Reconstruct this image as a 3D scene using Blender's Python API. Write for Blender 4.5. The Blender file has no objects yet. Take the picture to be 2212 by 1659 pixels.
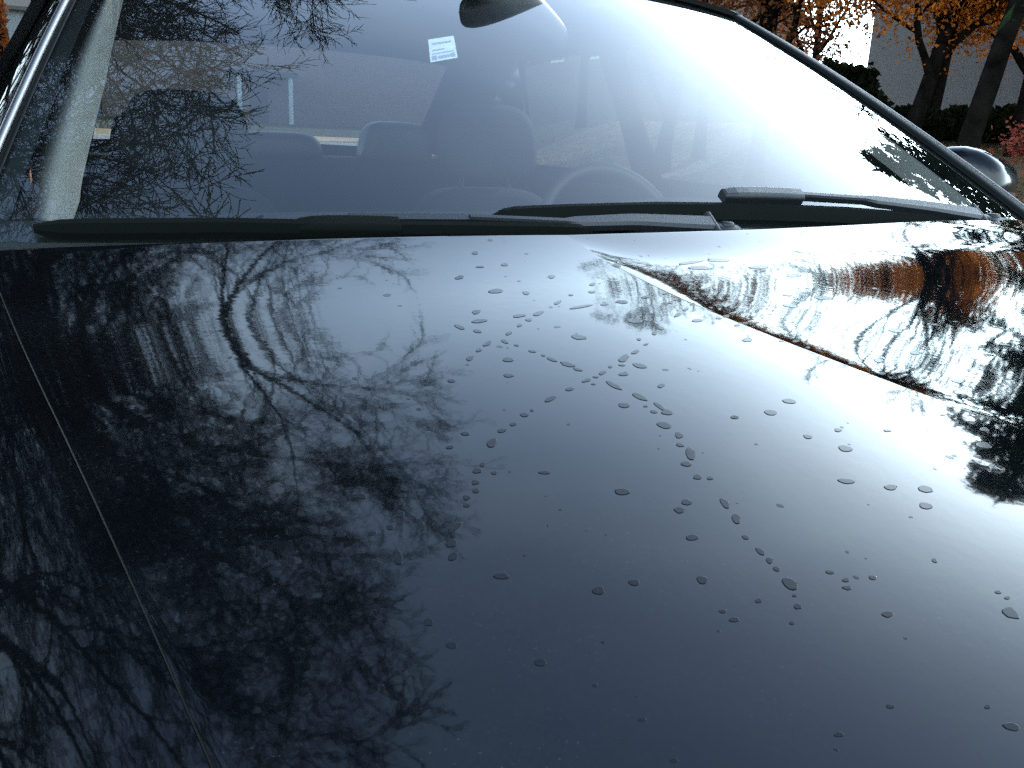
import bpy, math, random
import numpy as np
from mathutils import Vector, Matrix

# ------------------------------------------------------------------ camera, sky, sun, exposure
scene = bpy.context.scene
COL = scene.collection
R = math.radians

CAM_POS = (-0.634, -0.861, 1.131)
CAM_YAW, CAM_PITCH, CAM_ROLL = 0.470, 0.282, 0.046
SUN_AZ, SUN_EL = 67.0, 25.0            # degrees, clockwise from +y (the car's rear), above the horizon


def make_camera():
    cd = bpy.data.cameras.new("camera")
    cd.sensor_width = 36.0
    cd.lens = 36.0 * 1896.0 / 2212.0
    cd.clip_start = 0.02
    cd.clip_end = 2000.0
    ob = bpy.data.objects.new("camera", cd)
    COL.objects.link(ob)
    cy, sy = math.cos(CAM_YAW), math.sin(CAM_YAW)
    cp, sp = math.cos(CAM_PITCH), math.sin(CAM_PITCH)
    fw = Vector((sy * cp, cy * cp, -sp))
    r = Vector((cy, -sy, 0.0))
    u = r.cross(fw)
    c, s = math.cos(CAM_ROLL), math.sin(CAM_ROLL)
    r2 = c * r + s * u
    u2 = -s * r + c * u
    m = Matrix(((r2.x, u2.x, -fw.x, CAM_POS[0]), (r2.y, u2.y, -fw.y, CAM_POS[1]), (r2.z, u2.z, -fw.z, CAM_POS[2]), (0, 0, 0, 1)))
    ob.matrix_world = m
    scene.camera = ob


def make_world():
    w = bpy.data.worlds.new("World")
    scene.world = w
    w.use_nodes = True
    nt = w.node_tree
    nt.nodes.clear()
    N, L = nt.nodes.new, nt.links.new
    out = N("ShaderNodeOutputWorld")
    bg = N("ShaderNodeBackground")
    bg.inputs["Strength"].default_value = 0.10
    sky = N("ShaderNodeTexSky")
    sky.sky_type = 'NISHITA'
    sky.sun_disc = False
    sky.sun_elevation = R(SUN_EL)
    sky.sun_rotation = R(SUN_AZ)
    sky.altitude = 100.0
    sky.air_density = 1.0
    sky.dust_density = 3.6
    sky.ozone_density = 6.0
    # thin broken cloud, the same all round the sky; it takes its light from the sky behind it
    tc = N("ShaderNodeTexCoord")
    sep = N("ShaderNodeSeparateXYZ")
    L(tc.outputs["Generated"], sep.inputs[0])
    addz = N("ShaderNodeMath"); addz.operation = 'ADD'; addz.inputs[1].default_value = 0.22
    L(sep.outputs["Z"], addz.inputs[0])
    mx = N("ShaderNodeMath"); mx.operation = 'MAXIMUM'; mx.inputs[1].default_value = 0.05
    L(addz.outputs[0], mx.inputs[0])
    comb = N("ShaderNodeCombineXYZ")
    for k, ax in enumerate("XY"):
        d = N("ShaderNodeMath"); d.operation = 'DIVIDE'
        L(sep.outputs[ax], d.inputs[0]); L(mx.outputs[0], d.inputs[1])
        L(d.outputs[0], comb.inputs[k])
    nz = N("ShaderNodeTexNoise")
    nz.inputs["Scale"].default_value = 1.7
    nz.inputs["Detail"].default_value = 7.0
    nz.inputs["Roughness"].default_value = 0.5
    nz.inputs["Distortion"].default_value = 0.35
    L(comb.outputs[0], nz.inputs["Vector"])
    ramp = N("ShaderNodeValToRGB")
    ramp.color_ramp.interpolation = 'EASE'
    ramp.color_ramp.elements[0].position = 0.40
    ramp.color_ramp.elements[0].color = (0, 0, 0, 1)
    ramp.color_ramp.elements[1].position = 0.72
    ramp.color_ramp.elements[1].color = (1, 1, 1, 1)
    L(nz.outputs["Fac"], ramp.inputs[0])
    bw = N("ShaderNodeRGBToBW")
    L(sky.outputs[0], bw.inputs[0])
    cl = N("ShaderNodeMix"); cl.data_type = 'RGBA'; cl.blend_type = 'MULTIPLY'
    cl.inputs["Factor"].default_value = 1.0
    L(bw.outputs[0], cl.inputs["A"])
    cl.inputs["B"].default_value = (1.02, 1.20, 1.24, 1)
    even = N("ShaderNodeMix"); even.data_type = 'RGBA'; even.blend_type = 'ADD'   # light the layer spreads evenly
    even.inputs["Factor"].default_value = 1.0
    L(cl.outputs["Result"], even.inputs["A"])
    even.inputs["B"].default_value = (10.4, 11.2, 11.6, 1)
    # seen low over the roofs the cloud layer is looked through at a slant and closes up
    veil = N("ShaderNodeMapRange"); veil.inputs["To Min"].default_value = 0.32; veil.inputs["To Max"].default_value = 0.62
    L(ramp.outputs[0], veil.inputs["Value"])
    zs = N("ShaderNodeMath"); zs.operation = 'ADD'; zs.inputs[1].default_value = 0.08
    L(sep.outputs["Z"], zs.inputs[0])
    zm = N("ShaderNodeMath"); zm.operation = 'MAXIMUM'; zm.inputs[1].default_value = 0.10
    L(zs.outputs[0], zm.inputs[0])
    path = N("ShaderNodeMath"); path.operation = 'DIVIDE'; path.inputs[0].default_value = 0.55
    L(zm.outputs[0], path.inputs[1])
    pw2 = N("ShaderNodeMath"); pw2.operation = 'POWER'; pw2.inputs[1].default_value = 2.6
    L(path.outputs[0], pw2.inputs[0])
    fm = N("ShaderNodeMath"); fm.operation = 'MULTIPLY'
    L(veil.outputs[0], fm.inputs[0]); L(pw2.outputs[0], fm.inputs[1])
    fac = N("ShaderNodeMath"); fac.operation = 'MINIMUM'; fac.inputs[1].default_value = 0.92
    L(fm.outputs[0], fac.inputs[0])
    mix = N("ShaderNodeMix"); mix.data_type = 'RGBA'
    L(fac.outputs[0], mix.inputs["Factor"])
    L(sky.outputs[0], mix.inputs["A"])
    L(even.outputs["Result"], mix.inputs["B"])
    cool = N("ShaderNodeMix"); cool.data_type = 'RGBA'; cool.blend_type = 'MULTIPLY'
    cool.inputs["Factor"].default_value = 1.0
    L(mix.outputs["Result"], cool.inputs["A"])
    cool.inputs["B"].default_value = (0.84, 0.985, 1.06, 1)
    L(cool.outputs["Result"], bg.inputs["Color"])
    L(bg.outputs[0], out.inputs[0])


def make_sun():
    ld = bpy.data.lights.new("sun", 'SUN')
    ld.energy = 2.0
    ld.angle = R(0.6)
    ld.color = (1.0, 0.94, 0.86)
    ob = bpy.data.objects.new("sun", ld)
    COL.objects.link(ob)
    a, e = R(SUN_AZ), R(SUN_EL)
    to_sun = Vector((math.sin(a) * math.cos(e), math.cos(a) * math.cos(e), math.sin(e)))
    ob.rotation_euler = (-to_sun).to_track_quat('-Z', 'Y').to_euler()


make_camera()
make_world()
make_sun()
vs = scene.view_settings
vs.view_transform = 'Standard'
vs.look = 'None'
vs.gamma = 1.0
vs.exposure = 2.05
vs.use_curve_mapping = False
scene.cycles.max_bounces = 10
scene.cycles.transparent_max_bounces = 16
scene.cycles.use_denoising = False

# ------------------------------------------------------------------ helpers


def tag(o, label=None, cat=None, group=None, kind=None):
    if label: o["label"] = label
    if cat: o["category"] = cat
    if group: o["group"] = group
    if kind: o["kind"] = kind
    return o


def empty(name, loc=(0, 0, 0)):
    o = bpy.data.objects.new(name, None)
    COL.objects.link(o)
    o.location = loc
    o.empty_display_size = 0.2
    return o


def link(name, me, mat=None, parent=None, smooth=False):
    if mat is not None:
        if isinstance(mat, (list, tuple)):
            for m in mat: me.materials.append(m)
        else:
            me.materials.append(mat)
    if smooth and len(me.polygons):
        me.polygons.foreach_set("use_smooth", np.ones(len(me.polygons), dtype=bool))
    o = bpy.data.objects.new(name, me)
    COL.objects.link(o)
    if parent is not None:
        o.parent = parent
        # children keep world coordinates: undo the parent's location
        if any(abs(c) > 0 for c in world_of(parent)):
            o.location = -Vector(world_of(parent))
    return o


def world_of(o):
    v = Vector((0, 0, 0))
    while o is not None:
        v = v + o.location
        o = o.parent
    return v


def mesh_np(name, verts, quads=None, tris=None, polys=None):
    me = bpy.data.meshes.new(name)
    verts = np.asarray(verts, dtype=np.float32).reshape(-1, 3)
    if polys is not None:
        me.from_pydata(verts.tolist(), [], polys)
        me.update()
        return me
    loops, starts, n = [], [], 0
    if quads is not None and len(quads):
        q = np.asarray(quads, dtype=np.int32).reshape(-1, 4)
        loops.append(q.ravel()); starts.append(np.arange(len(q)) * 4 + n); n += q.size
    if tris is not None and len(tris):
        t = np.asarray(tris, dtype=np.int32).reshape(-1, 3)
        loops.append(t.ravel()); starts.append(np.arange(len(t)) * 3 + n); n += t.size
    loops = np.concatenate(loops).astype(np.int32); starts = np.concatenate(starts).astype(np.int32)
    me.vertices.add(len(verts)); me.vertices.foreach_set("co", verts.ravel())
    me.loops.add(len(loops)); me.loops.foreach_set("vertex_index", loops)
    me.polygons.add(len(starts)); me.polygons.foreach_set("loop_start", starts)
    me.update(calc_edges=True)
    me.validate()
    return me


def grid_quads(nu, nv, closed_u=False):
    i = np.arange(nu if closed_u else nu - 1)
    j = np.arange(nv - 1)
    I, J = np.meshgrid(i, j, indexing='ij')
    I2 = (I + 1) % nu
    return np.stack([I * nv + J, I2 * nv + J, I2 * nv + J + 1, I * nv + J + 1], -1).reshape(-1, 4)


def grid(name, P, mat, parent=None, smooth=True, closed_u=False):
    """P: (nu, nv, 3) array of points"""
    nu, nv = P.shape[:2]
    return link(name, mesh_np(name, P.reshape(-1, 3), quads=grid_quads(nu, nv, closed_u)), mat, parent, smooth)


class MB:
    """collects simple solids into one mesh"""
    def __init__(self): self.v, self.f = [], []

    def box(self, lo, hi):
        x0, y0, z0 = lo; x1, y1, z1 = hi
        b = len(self.v)
        self.v += [(x0, y0, z0), (x1, y0, z0), (x1, y1, z0), (x0, y1, z0), (x0, y0, z1), (x1, y0, z1), (x1, y1, z1), (x0, y1, z1)]
        self.f += [[b + i for i in q] for q in ((0, 3, 2, 1), (4, 5, 6, 7), (0, 1, 5, 4), (1, 2, 6, 5), (2, 3, 7, 6), (3, 0, 4, 7))]
        return self

    def poly(self, pts, faces):
        b = len(self.v); self.v += [tuple(p) for p in pts]; self.f += [[b + i for i in q] for q in faces]
        return self

    def sweep(self, pts, section, up=(0, 0, 1), cap=True, scales=None):
        """section: list of (a, b) in (side, up) axes, swept along pts"""
        pts = [Vector(p) for p in pts]; n = len(section); b0 = len(self.v)
        for k, p in enumerate(pts):
            t = (pts[min(k + 1, len(pts) - 1)] - pts[max(k - 1, 0)]).normalized()
            s = t.cross(Vector(up)).normalized(); u = s.cross(t).normalized()
            sc = scales[k] if scales is not None else 1.0
            if not isinstance(sc, (tuple, list)): sc = (sc, sc)
            for a, c in section:
                self.v.append(tuple(p + s * a * sc[0] + u * c * sc[1]))
        for k in range(len(pts) - 1):
            for i in range(n):
                j = (i + 1) % n
                self.f.append([b0 + k * n + i, b0 + (k + 1) * n + i, b0 + (k + 1) * n + j, b0 + k * n + j])
        if cap:
            self.f.append([b0 + i for i in range(n)])
            self.f.append([b0 + (len(pts) - 1) * n + i for i in reversed(range(n))])
        return self

    def tube(self, pts, r, n=8, scales=None):
        return self.sweep(pts, [(r * math.cos(2 * math.pi * i / n), r * math.sin(2 * math.pi * i / n)) for i in range(n)], scales=scales)

    def build(self, name, mat, parent=None, smooth=False, bevel=0.0):
        me = mesh_np(name, self.v, polys=self.f)
        o = link(name, me, mat, parent, smooth)
        if bevel:
            m = o.modifiers.new("bevel", 'BEVEL'); m.width = bevel; m.segments = 2; m.limit_method = 'ANGLE'; m.angle_limit = R(35)
        return o


def superell(name, center, size, mat, parent, e1=0.35, e2=0.35, taper=0.0, lean=0.0, n=36, m=22, fn=None):
    """rounded solid: size = half extents; taper narrows x towards the top; lean shifts y with height"""
    u = np.linspace(-math.pi, math.pi, n, endpoint=False); v = np.linspace(-math.pi / 2, math.pi / 2, m)
    U, V = np.meshgrid(u, v, indexing='ij')
    f = lambda w, e: np.sign(w) * np.abs(w) ** e
    x = f(np.cos(V), e1) * f(np.cos(U), e2); y = f(np.cos(V), e1) * f(np.sin(U), e2); z = f(np.sin(V), e1)
    P = np.stack([x * size[0] * (1 - taper * z), y * size[1] + lean * (z * size[2]), z * size[2]], -1)
    if fn is not None: P = fn(P)
    P = P + np.array(center)
    return grid(name, P, mat, parent, True, closed_u=True)


# ------------------------------------------------------------------ materials
MATS = {}


def mat_base(name):
    m = bpy.data.materials.new(name); m.use_nodes = True
    nt = m.node_tree
    b = nt.nodes["Principled BSDF"]
    MATS[name] = m
    return m, nt, b


def plain(name, col, rough=0.6, spec=0.5, noise=0.0, nscale=8.0, bump=0.0, bscale=60.0, metal=0.0, coord='Object'):
    m, nt, b = mat_base(name)
    b.inputs["Base Color"].default_value = (*col, 1)
    b.inputs["Roughness"].default_value = rough
    b.inputs["Metallic"].default_value = metal
    b.inputs["Specular IOR Level"].default_value = spec
    N, L = nt.nodes.new, nt.links.new
    if noise or bump:
        tc = N("ShaderNodeTexCoord")
    if noise:
        nz = N("ShaderNodeTexNoise"); nz.inputs["Scale"].default_value = nscale; nz.inputs["Detail"].default_value = 6.0
        L(tc.outputs[coord], nz.inputs["Vector"])
        r = N("ShaderNodeValToRGB")
        r.color_ramp.elements[0].position = 0.3; r.color_ramp.elements[1].position = 0.72
        r.color_ramp.elements[0].color = (*[c * (1 - noise) for c in col], 1)
        r.color_ramp.elements[1].color = (*[min(1, c * (1 + noise)) for c in col], 1)
        L(nz.outputs["Fac"], r.inputs[0]); L(r.outputs[0], b.inputs["Base Color"])
    if bump:
        nb = N("ShaderNodeTexNoise"); nb.inputs["Scale"].default_value = bscale; nb.inputs["Detail"].default_value = 4.0
        L(tc.outputs[coord], nb.inputs["Vector"])
        bp = N("ShaderNodeBump"); bp.inputs["Strength"].default_value = bump; bp.inputs["Distance"].default_value = 0.01
        L(nb.outputs["Fac"], bp.inputs["Height"]); L(bp.outputs[0], b.inputs["Normal"])
    return m


def leaf_mat(name, cols, transl=0.45):
    """thin leaves: colour varies from clump to clump, some light comes through"""
    m = bpy.data.materials.new(name); m.use_nodes = True
    nt = m.node_tree; nt.nodes.clear(); N, L = nt.nodes.new, nt.links.new
    out = N("ShaderNodeOutputMaterial"); d = N("ShaderNodeBsdfDiffuse"); t = N("ShaderNodeBsdfTranslucent"); mx = N("ShaderNodeMixShader")
    mx.inputs[0].default_value = transl
    tc = N("ShaderNodeTexCoord"); nz = N("ShaderNodeTexNoise"); nz.inputs["Scale"].default_value = 2.2; nz.inputs["Detail"].default_value = 8.0; nz.inputs["Roughness"].default_value = 0.75
    L(tc.outputs["Object"], nz.inputs["Vector"])
    r = N("ShaderNodeValToRGB")
    els = r.color_ramp.elements
    els[0].position = 0.32; els[0].color = (*cols[0], 1); els[1].position = 0.68; els[1].color = (*cols[-1], 1)
    for k, c in enumerate(cols[1:-1]):
        e = els.new(0.32 + 0.36 * (k + 1) / (len(cols) - 1)); e.color = (*c, 1)
    L(nz.outputs["Fac"], r.inputs[0]); L(r.outputs[0], d.inputs[0]); L(r.outputs[0], t.inputs[0])
    L(d.outputs[0], mx.inputs[1]); L(t.outputs[0], mx.inputs[2]); L(mx.outputs[0], out.inputs[0])
    MATS[name] = m
    return m


def siding_mat(name, col, pitch=0.14):
    m, nt, b = mat_base(name)
    N, L = nt.nodes.new, nt.links.new
    tc = N("ShaderNodeTexCoord"); wv = N("ShaderNodeTexWave"); wv.bands_direction = 'Z'; wv.wave_profile = 'SAW'
    wv.inputs["Scale"].default_value = 0.314 / pitch
    L(tc.outputs["Object"], wv.inputs["Vector"])
    bp = N("ShaderNodeBump"); bp.inputs["Strength"].default_value = 0.8; bp.inputs["Distance"].default_value = 0.02
    L(wv.outputs["Fac"], bp.inputs["Height"]); L(bp.outputs[0], b.inputs["Normal"])
    nz = N("ShaderNodeTexNoise"); nz.inputs["Scale"].default_value = 3.0; nz.inputs["Detail"].default_value = 5.0
    L(tc.outputs["Object"], nz.inputs["Vector"])
    r = N("ShaderNodeValToRGB"); r.color_ramp.elements[0].color = (*[c * .8 for c in col], 1); r.color_ramp.elements[1].color = (*[c * 1.15 for c in col], 1)
    L(nz.outputs["Fac"], r.inputs[0]); L(r.outputs[0], b.inputs["Base Color"])
    b.inputs["Roughness"].default_value = 0.7
    return m


def brick_mat(name):
    m, nt, b = mat_base(name)
    N, L = nt.nodes.new, nt.links.new
    tc = N("ShaderNodeTexCoord"); mp = N("ShaderNodeMapping"); mp.inputs["Rotation"].default_value = (R(90), 0, 0)
    L(tc.outputs["Object"], mp.inputs[0])
    br = N("ShaderNodeTexBrick"); br.inputs["Scale"].default_value = 4.0
    br.inputs["Color1"].default_value = (0.22, 0.12, 0.09, 1); br.inputs["Color2"].default_value = (0.27, 0.15, 0.11, 1); br.inputs["Mortar"].default_value = (0.22, 0.2, 0.18, 1)
    L(mp.outputs[0], br.inputs[0]); L(br.outputs["Color"], b.inputs["Base Color"])
    b.inputs["Roughness"].default_value = 0.85
    return m


def paint_mat(name, col):
    """dark car paint: glossy clear lacquer with a little road dust"""
    m, nt, b = mat_base(name)
    N, L = nt.nodes.new, nt.links.new
    b.inputs["IOR"].default_value = 1.46
    b.inputs["Roughness"].default_value = 0.03
    tc = N("ShaderNodeTexCoord")
    nz = N("ShaderNodeTexNoise"); nz.inputs["Scale"].default_value = 260.0; nz.inputs["Detail"].default_value = 5.0; nz.inputs["Roughness"].default_value = 0.7
    L(tc.outputs["Object"], nz.inputs["Vector"])
    n2 = N("ShaderNodeTexNoise"); n2.inputs["Scale"].default_value = 9.0; n2.inputs["Detail"].default_value = 4.0
    L(tc.outputs["Object"], n2.inputs["Vector"])
    mu = N("ShaderNodeMath"); mu.operation = 'MULTIPLY'
    L(nz.outputs["Fac"], mu.inputs[0]); L(n2.outputs["Fac"], mu.inputs[1])
    r = N("ShaderNodeValToRGB")
    r.color_ramp.elements[0].position = 0.22; r.color_ramp.elements[0].color = (*col, 1)
    r.color_ramp.elements[1].position = 0.62; r.color_ramp.elements[1].color = (*[c * 1.6 + 0.004 for c in col], 1)
    L(mu.outputs[0], r.inputs[0]); L(r.outputs[0], b.inputs["Base Color"])
    sp = N("ShaderNodeTexNoise"); sp.inputs["Scale"].default_value = 520.0; sp.inputs["Detail"].default_value = 1.0
    L(tc.outputs["Object"], sp.inputs["Vector"])
    sr = N("ShaderNodeMapRange"); sr.inputs["From Min"].default_value = 0.71; sr.inputs["From Max"].default_value = 0.77; sr.inputs["To Max"].default_value = 0.15
    L(sp.outputs["Fac"], sr.inputs["Value"])
    ms = N("ShaderNodeMix"); ms.data_type = 'RGBA'
    pt = N("ShaderNodeMapRange"); pt.inputs["From Min"].default_value = 0.42; pt.inputs["From Max"].default_value = 0.62
    L(n2.outputs["Fac"], pt.inputs["Value"])
    sm = N("ShaderNodeMath"); sm.operation = 'MULTIPLY'
    L(sr.outputs[0], sm.inputs[0]); L(pt.outputs[0], sm.inputs[1])
    L(sm.outputs[0], ms.inputs["Factor"]); L(r.outputs[0], ms.inputs["A"]); ms.inputs["B"].default_value = (.16, .15, .14, 1)
    L(ms.outputs["Result"], b.inputs["Base Color"])
    pn = N("ShaderNodeTexNoise"); pn.inputs["Scale"].default_value = 85.0; pn.inputs["Detail"].default_value = 2.0
    L(tc.outputs["Object"], pn.inputs["Vector"])
    pb = N("ShaderNodeBump"); pb.inputs["Strength"].default_value = 0.10; pb.inputs["Distance"].default_value = 0.0003
    L(pn.outputs["Fac"], pb.inputs["Height"]); L(pb.outputs[0], b.inputs["Normal"])
    rr = N("ShaderNodeMapRange"); rr.inputs["To Min"].default_value = 0.012; rr.inputs["To Max"].default_value = 0.06
    L(nz.outputs["Fac"], rr.inputs["Value"]); L(rr.outputs[0], b.inputs["Roughness"])
    return m


def glass_mat(name, tint=(0.86, 0.90, 0.88), film=0.006, gain=1.35, rough=0.004):
    """thin sheet of glass: clear inside, mirror-like at the surface, a breath of dust"""
    m = bpy.data.materials.new(name); m.use_nodes = True
    nt = m.node_tree; nt.nodes.clear(); N, L = nt.nodes.new, nt.links.new
    out = N("ShaderNodeOutputMaterial"); tr = N("ShaderNodeBsdfTransparent"); gl = N("ShaderNodeBsdfGlossy"); df = N("ShaderNodeBsdfDiffuse")
    tr.inputs[0].default_value = (*tint, 1)
    gl.inputs["Roughness"].default_value = rough; gl.inputs["Color"].default_value = (1, 1, 1, 1)
    df.inputs[0].default_value = (0.55, 0.58, 0.58, 1)
    fr = N("ShaderNodeFresnel")
    ge = N("ShaderNodeNewGeometry"); io = N("ShaderNodeMapRange")      # a thin sheet mirrors alike from both sides
    io.inputs["To Min"].default_value = 1.5; io.inputs["To Max"].default_value = 1 / 1.5
    L(ge.outputs["Backfacing"], io.inputs["Value"]); L(io.outputs[0], fr.inputs["IOR"])
    mu = N("ShaderNodeMath"); mu.operation = 'MULTIPLY'; mu.inputs[1].default_value = gain; mu.use_clamp = True
    L(fr.outputs[0], mu.inputs[0])
    m1 = N("ShaderNodeMixShader"); m2 = N("ShaderNodeMixShader")
    tc = N("ShaderNodeTexCoord"); nz = N("ShaderNodeTexNoise"); nz.inputs["Scale"].default_value = 5.0; nz.inputs["Detail"].default_value = 5.0
    L(tc.outputs["Object"], nz.inputs["Vector"])
    mr = N("ShaderNodeMapRange"); mr.inputs["To Min"].default_value = film * 0.5; mr.inputs["To Max"].default_value = film * 1.5
    L(nz.outputs["Fac"], mr.inputs["Value"]); L(mr.outputs[0], m1.inputs[0])
    L(tr.outputs[0], m1.inputs[1]); L(df.outputs[0], m1.inputs[2])
    L(mu.outputs[0], m2.inputs[0]); L(m1.outputs[0], m2.inputs[1]); L(gl.outputs[0], m2.inputs[2]); L(m2.outputs[0], out.inputs[0])
    MATS[name] = m
    return m


def mixed_ground(name, c1, c2, c3, scale, rough=0.95, bump=0.5):
    m, nt, b = mat_base(name)
    N, L = nt.nodes.new, nt.links.new
    tc = N("ShaderNodeTexCoord")
    a = N("ShaderNodeTexNoise"); a.inputs["Scale"].default_value = scale; a.inputs["Detail"].default_value = 10.0; a.inputs["Roughness"].default_value = 0.7
    L(tc.outputs["Object"], a.inputs["Vector"])
    r = N("ShaderNodeValToRGB"); e = r.color_ramp.elements
    e[0].position = .3; e[0].color = (*c1, 1); e[1].position = .7; e[1].color = (*c3, 1); k = e.new(.5); k.color = (*c2, 1)
    L(a.outputs["Fac"], r.inputs[0]); L(r.outputs[0], b.inputs["Base Color"])
    b.inputs["Roughness"].default_value = rough
    g = N("ShaderNodeTexNoise"); g.inputs["Scale"].default_value = scale * 40; g.inputs["Detail"].default_value = 3.0
    L(tc.outputs["Object"], g.inputs["Vector"])
    bp = N("ShaderNodeBump"); bp.inputs["Strength"].default_value = bump; bp.inputs["Distance"].default_value = 0.02
    L(g.outputs["Fac"], bp.inputs["Height"]); L(bp.outputs[0], b.inputs["Normal"])
    return m


M_ASPHALT = mixed_ground("asphalt", (.035, .035, .036), (.05, .049, .048), (.07, .068, .064), .9)
M_GRASS = mixed_ground("lawn_grass", (.045, .05, .018), (.085, .06, .022), (.13, .075, .025), .8)
M_CONCRETE = mixed_ground("concrete", (.24, .22, .21), (.30, .28, .27), (.36, .33, .32), 1.5, bump=.2)
M_BARK = plain("bark", (.009, .0075, .0065), .95, .0, .5, 6.0, .7, 30.0)
M_BARK_GREY = plain("grey_bark", (.05, .042, .036), .95, .2, .5, 6.0, .7, 30.0)
M_IVY = leaf_mat("ivy_leaf", [(.10, .03, .012), (.22, .07, .02)])
M_ORANGE = leaf_mat("orange_leaf", [(.20, .05, .010), (.44, .13, .022), (.58, .22, .04)], .42)
M_RUST = leaf_mat("rust_leaf", [(.05, .02, .012), (.13, .045, .018), (.22, .08, .025)], .4)
M_PINK = leaf_mat("red_leaf", [(.16, .035, .026), (.34, .085, .06), (.44, .14, .10)], .4)
M_NEEDLE = leaf_mat("needle", [(.008, .016, .008), (.018, .032, .014), (.03, .045, .02)], .15)
M_HEDGE = leaf_mat("hedge_leaf", [(.006, .009, .005), (.013, .017, .008), (.022, .024, .011)], .2)
M_SIDING = siding_mat("grey_siding", (.10, .095, .095))
M_SIDING_DARK = siding_mat("brown_siding", (.09, .07, .06))
M_SIDING_BLUE = siding_mat("blue_grey_siding", (.13, .145, .16))
M_BRICK = brick_mat("red_brick")
M_ROOF = plain("roof_shingle", (.06, .055, .05), .95, .2, .35, 14.0, .6, 40.0)
M_WHITE = plain("white_trim", (.72, .72, .70), .6)
M_PANE = plain("house_window_pane", (.02, .025, .03), .06, .6)
M_PAINT = paint_mat("black_paint", (.0018, .0022, .0027))
M_GLASS = glass_mat("windshield_glass")
M_SIDEGLASS = glass_mat("tinted_side_glass", (.26, .32, .33), .012, 1.6)
M_REARGLASS = glass_mat("rear_glass", (.24, .30, .33), .01, 1.3)
M_GASKET = plain("black_gasket", (.003, .004, .0035), .5, .08)
M_HOUSING = plain("mirror_housing", (.003, .0035, .005), .12, .35)
M_RUBBER = plain("black_rubber", (.003, .004, .0035), .85, .08)
M_PLASTIC = plain("black_plastic", (.009, .011, .013), .40, .35, 0, 8, .08, 500.0)
M_COWL = plain("cowl_plastic", (.014, .017, .018), .7, .25, 0, 8, .5, 700.0)
M_TRIMMETAL = plain("window_trim_metal", (.20, .19, .19), .42, .5, metal=1.0)
M_FRIT = plain("glass_frit", (.006, .008, .007), .25, .5)
M_FABRIC = plain("seat_cloth", (.010, .012, .012), .85, .3, .25, 30.0, .35, 500.0)
M_FABRIC_EDGE = plain("seat_leather", (.018, .017, .017), .5, .5)
M_HEADLINER = plain("headliner_cloth", (.19, .18, .165), .95, .2, .05, 14.0, .3, 300.0)
M_DASH = plain("dashboard_vinyl", (.008, .009, .009), .75, .3, 0, 8, .4, 400.0)
M_CHROME = plain("chrome", (.75, .76, .78), .12, .5, metal=1.0)
M_STEEL = plain("wheel_alloy", (.5, .5, .52), .3, .5, metal=1.0)
M_STICKER = plain("sticker_paper", (.42, .45, .44), .6, .4, .12, 40.0)
M_STICKER_INK = plain("sticker_ink", (.16, .18, .24), .6)
M_HEADLIGHT = plain("headlight_lens", (.5, .52, .55), .08, .6)
M_WATER = None

# ------------------------------------------------------------------ GEOM BEGIN
XC = 0.085                              # middle of the car


def hood_crease_x(y):
    q = -0.10 - np.asarray(y, float)
    return -0.10 + 0.10 * q + 0.5 * np.clip(q, 0, .42) ** 2 + 0.42 * np.clip(q - .42, 0, None)


def hood_rear_y(x): return 0.035 + 0.06 * ((x - XC) / 0.78) ** 2


def hood_edge_left(y): return -0.692 - 0.172 * y


def sstep(a, b, v):
    t = np.clip((v - a) / (b - a), 0, 1)
    return t * t * (3 - 2 * t)


def hood_z(x, y):
    x = np.asarray(x, float); y = np.asarray(y, float)
    d = y - (hood_rear_y(x) - 0.26)           # >0 in the kicked-up strip before the windshield
    z = 0.984 + 0.13 * (y + 0.10) - 0.06 * np.clip(-0.10 - y, 0, None) ** 2
    z = z - 0.55 * np.clip(-0.78 - y, 0, None) ** 2
    z = z + 0.75 * np.clip(d, 0, None) ** 3 + 0.006 * sstep(0.0, 0.6, x) * sstep(-0.25, 0.10, y)
    t = hood_crease_x(y) - x
    crown = 1 - 0.45 * sstep(-0.20, 0.16, y)  # the hood flattens out towards the windshield
    left = 0.040 * (np.clip(t, 0, None) / 0.6) ** 2 * crown
    tr = np.clip(-t, 0, None)
    a = 0.125 * (1 - 0.9 * sstep(-0.05, 0.05, y))
    right = a * 0.055 * (1 - np.exp(-tr / 0.055)) + -0.060 * 0.14 * (1 - np.exp(-tr / 0.14)) * (1 - 0.30 * sstep(-0.22, 0.02, y)) + 0.10 * np.clip(tr - .55, 0, None) ** 2 * crown
    return z - left - right


GW = 0.81                                # half width of the windshield at its base line


def glass_yb(u): return 0.010 * u ** 2 + 0.030 * u ** 6


def glass_pt(u, v):
    """u -1..1 across, v 0..1 from base to header; v<0 runs down behind the hood"""
    u = np.asarray(u, float); v = np.asarray(v, float)
    w = GW + (0.634 - GW) * v
    y = 0.085 + 0.68 * v + glass_yb(u) * (1 - 0.2 * v)
    z = 1.005 + 0.383 * v + 0.030 * (1 - np.abs(u) ** 2.4) * np.clip(v, 0, 1) + 0.055 * np.clip(v, 0, 1) * (1 - np.clip(v, 0, 1))
    return np.stack([XC + u * w, y, z], -1)


def glass_normal(u, v):
    e = 1e-3
    n = np.cross(glass_pt(u + e, v) - glass_pt(u - e, v), glass_pt(u, v + e) - glass_pt(u, v - e))
    return n / np.linalg.norm(n, axis=-1, keepdims=True)
# ------------------------------------------------------------------ GEOM END

# ------------------------------------------------------------------ the ground


def lawn_z(x, y):
    """the lawn right of the street climbs to the houses"""
    rise = 1.5 * sstep(12.4, 20.0, x)
    return 0.16 + rise + 0.05 * np.sin(x * 0.9 + 1.3) * np.sin(y * 0.6)


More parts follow.
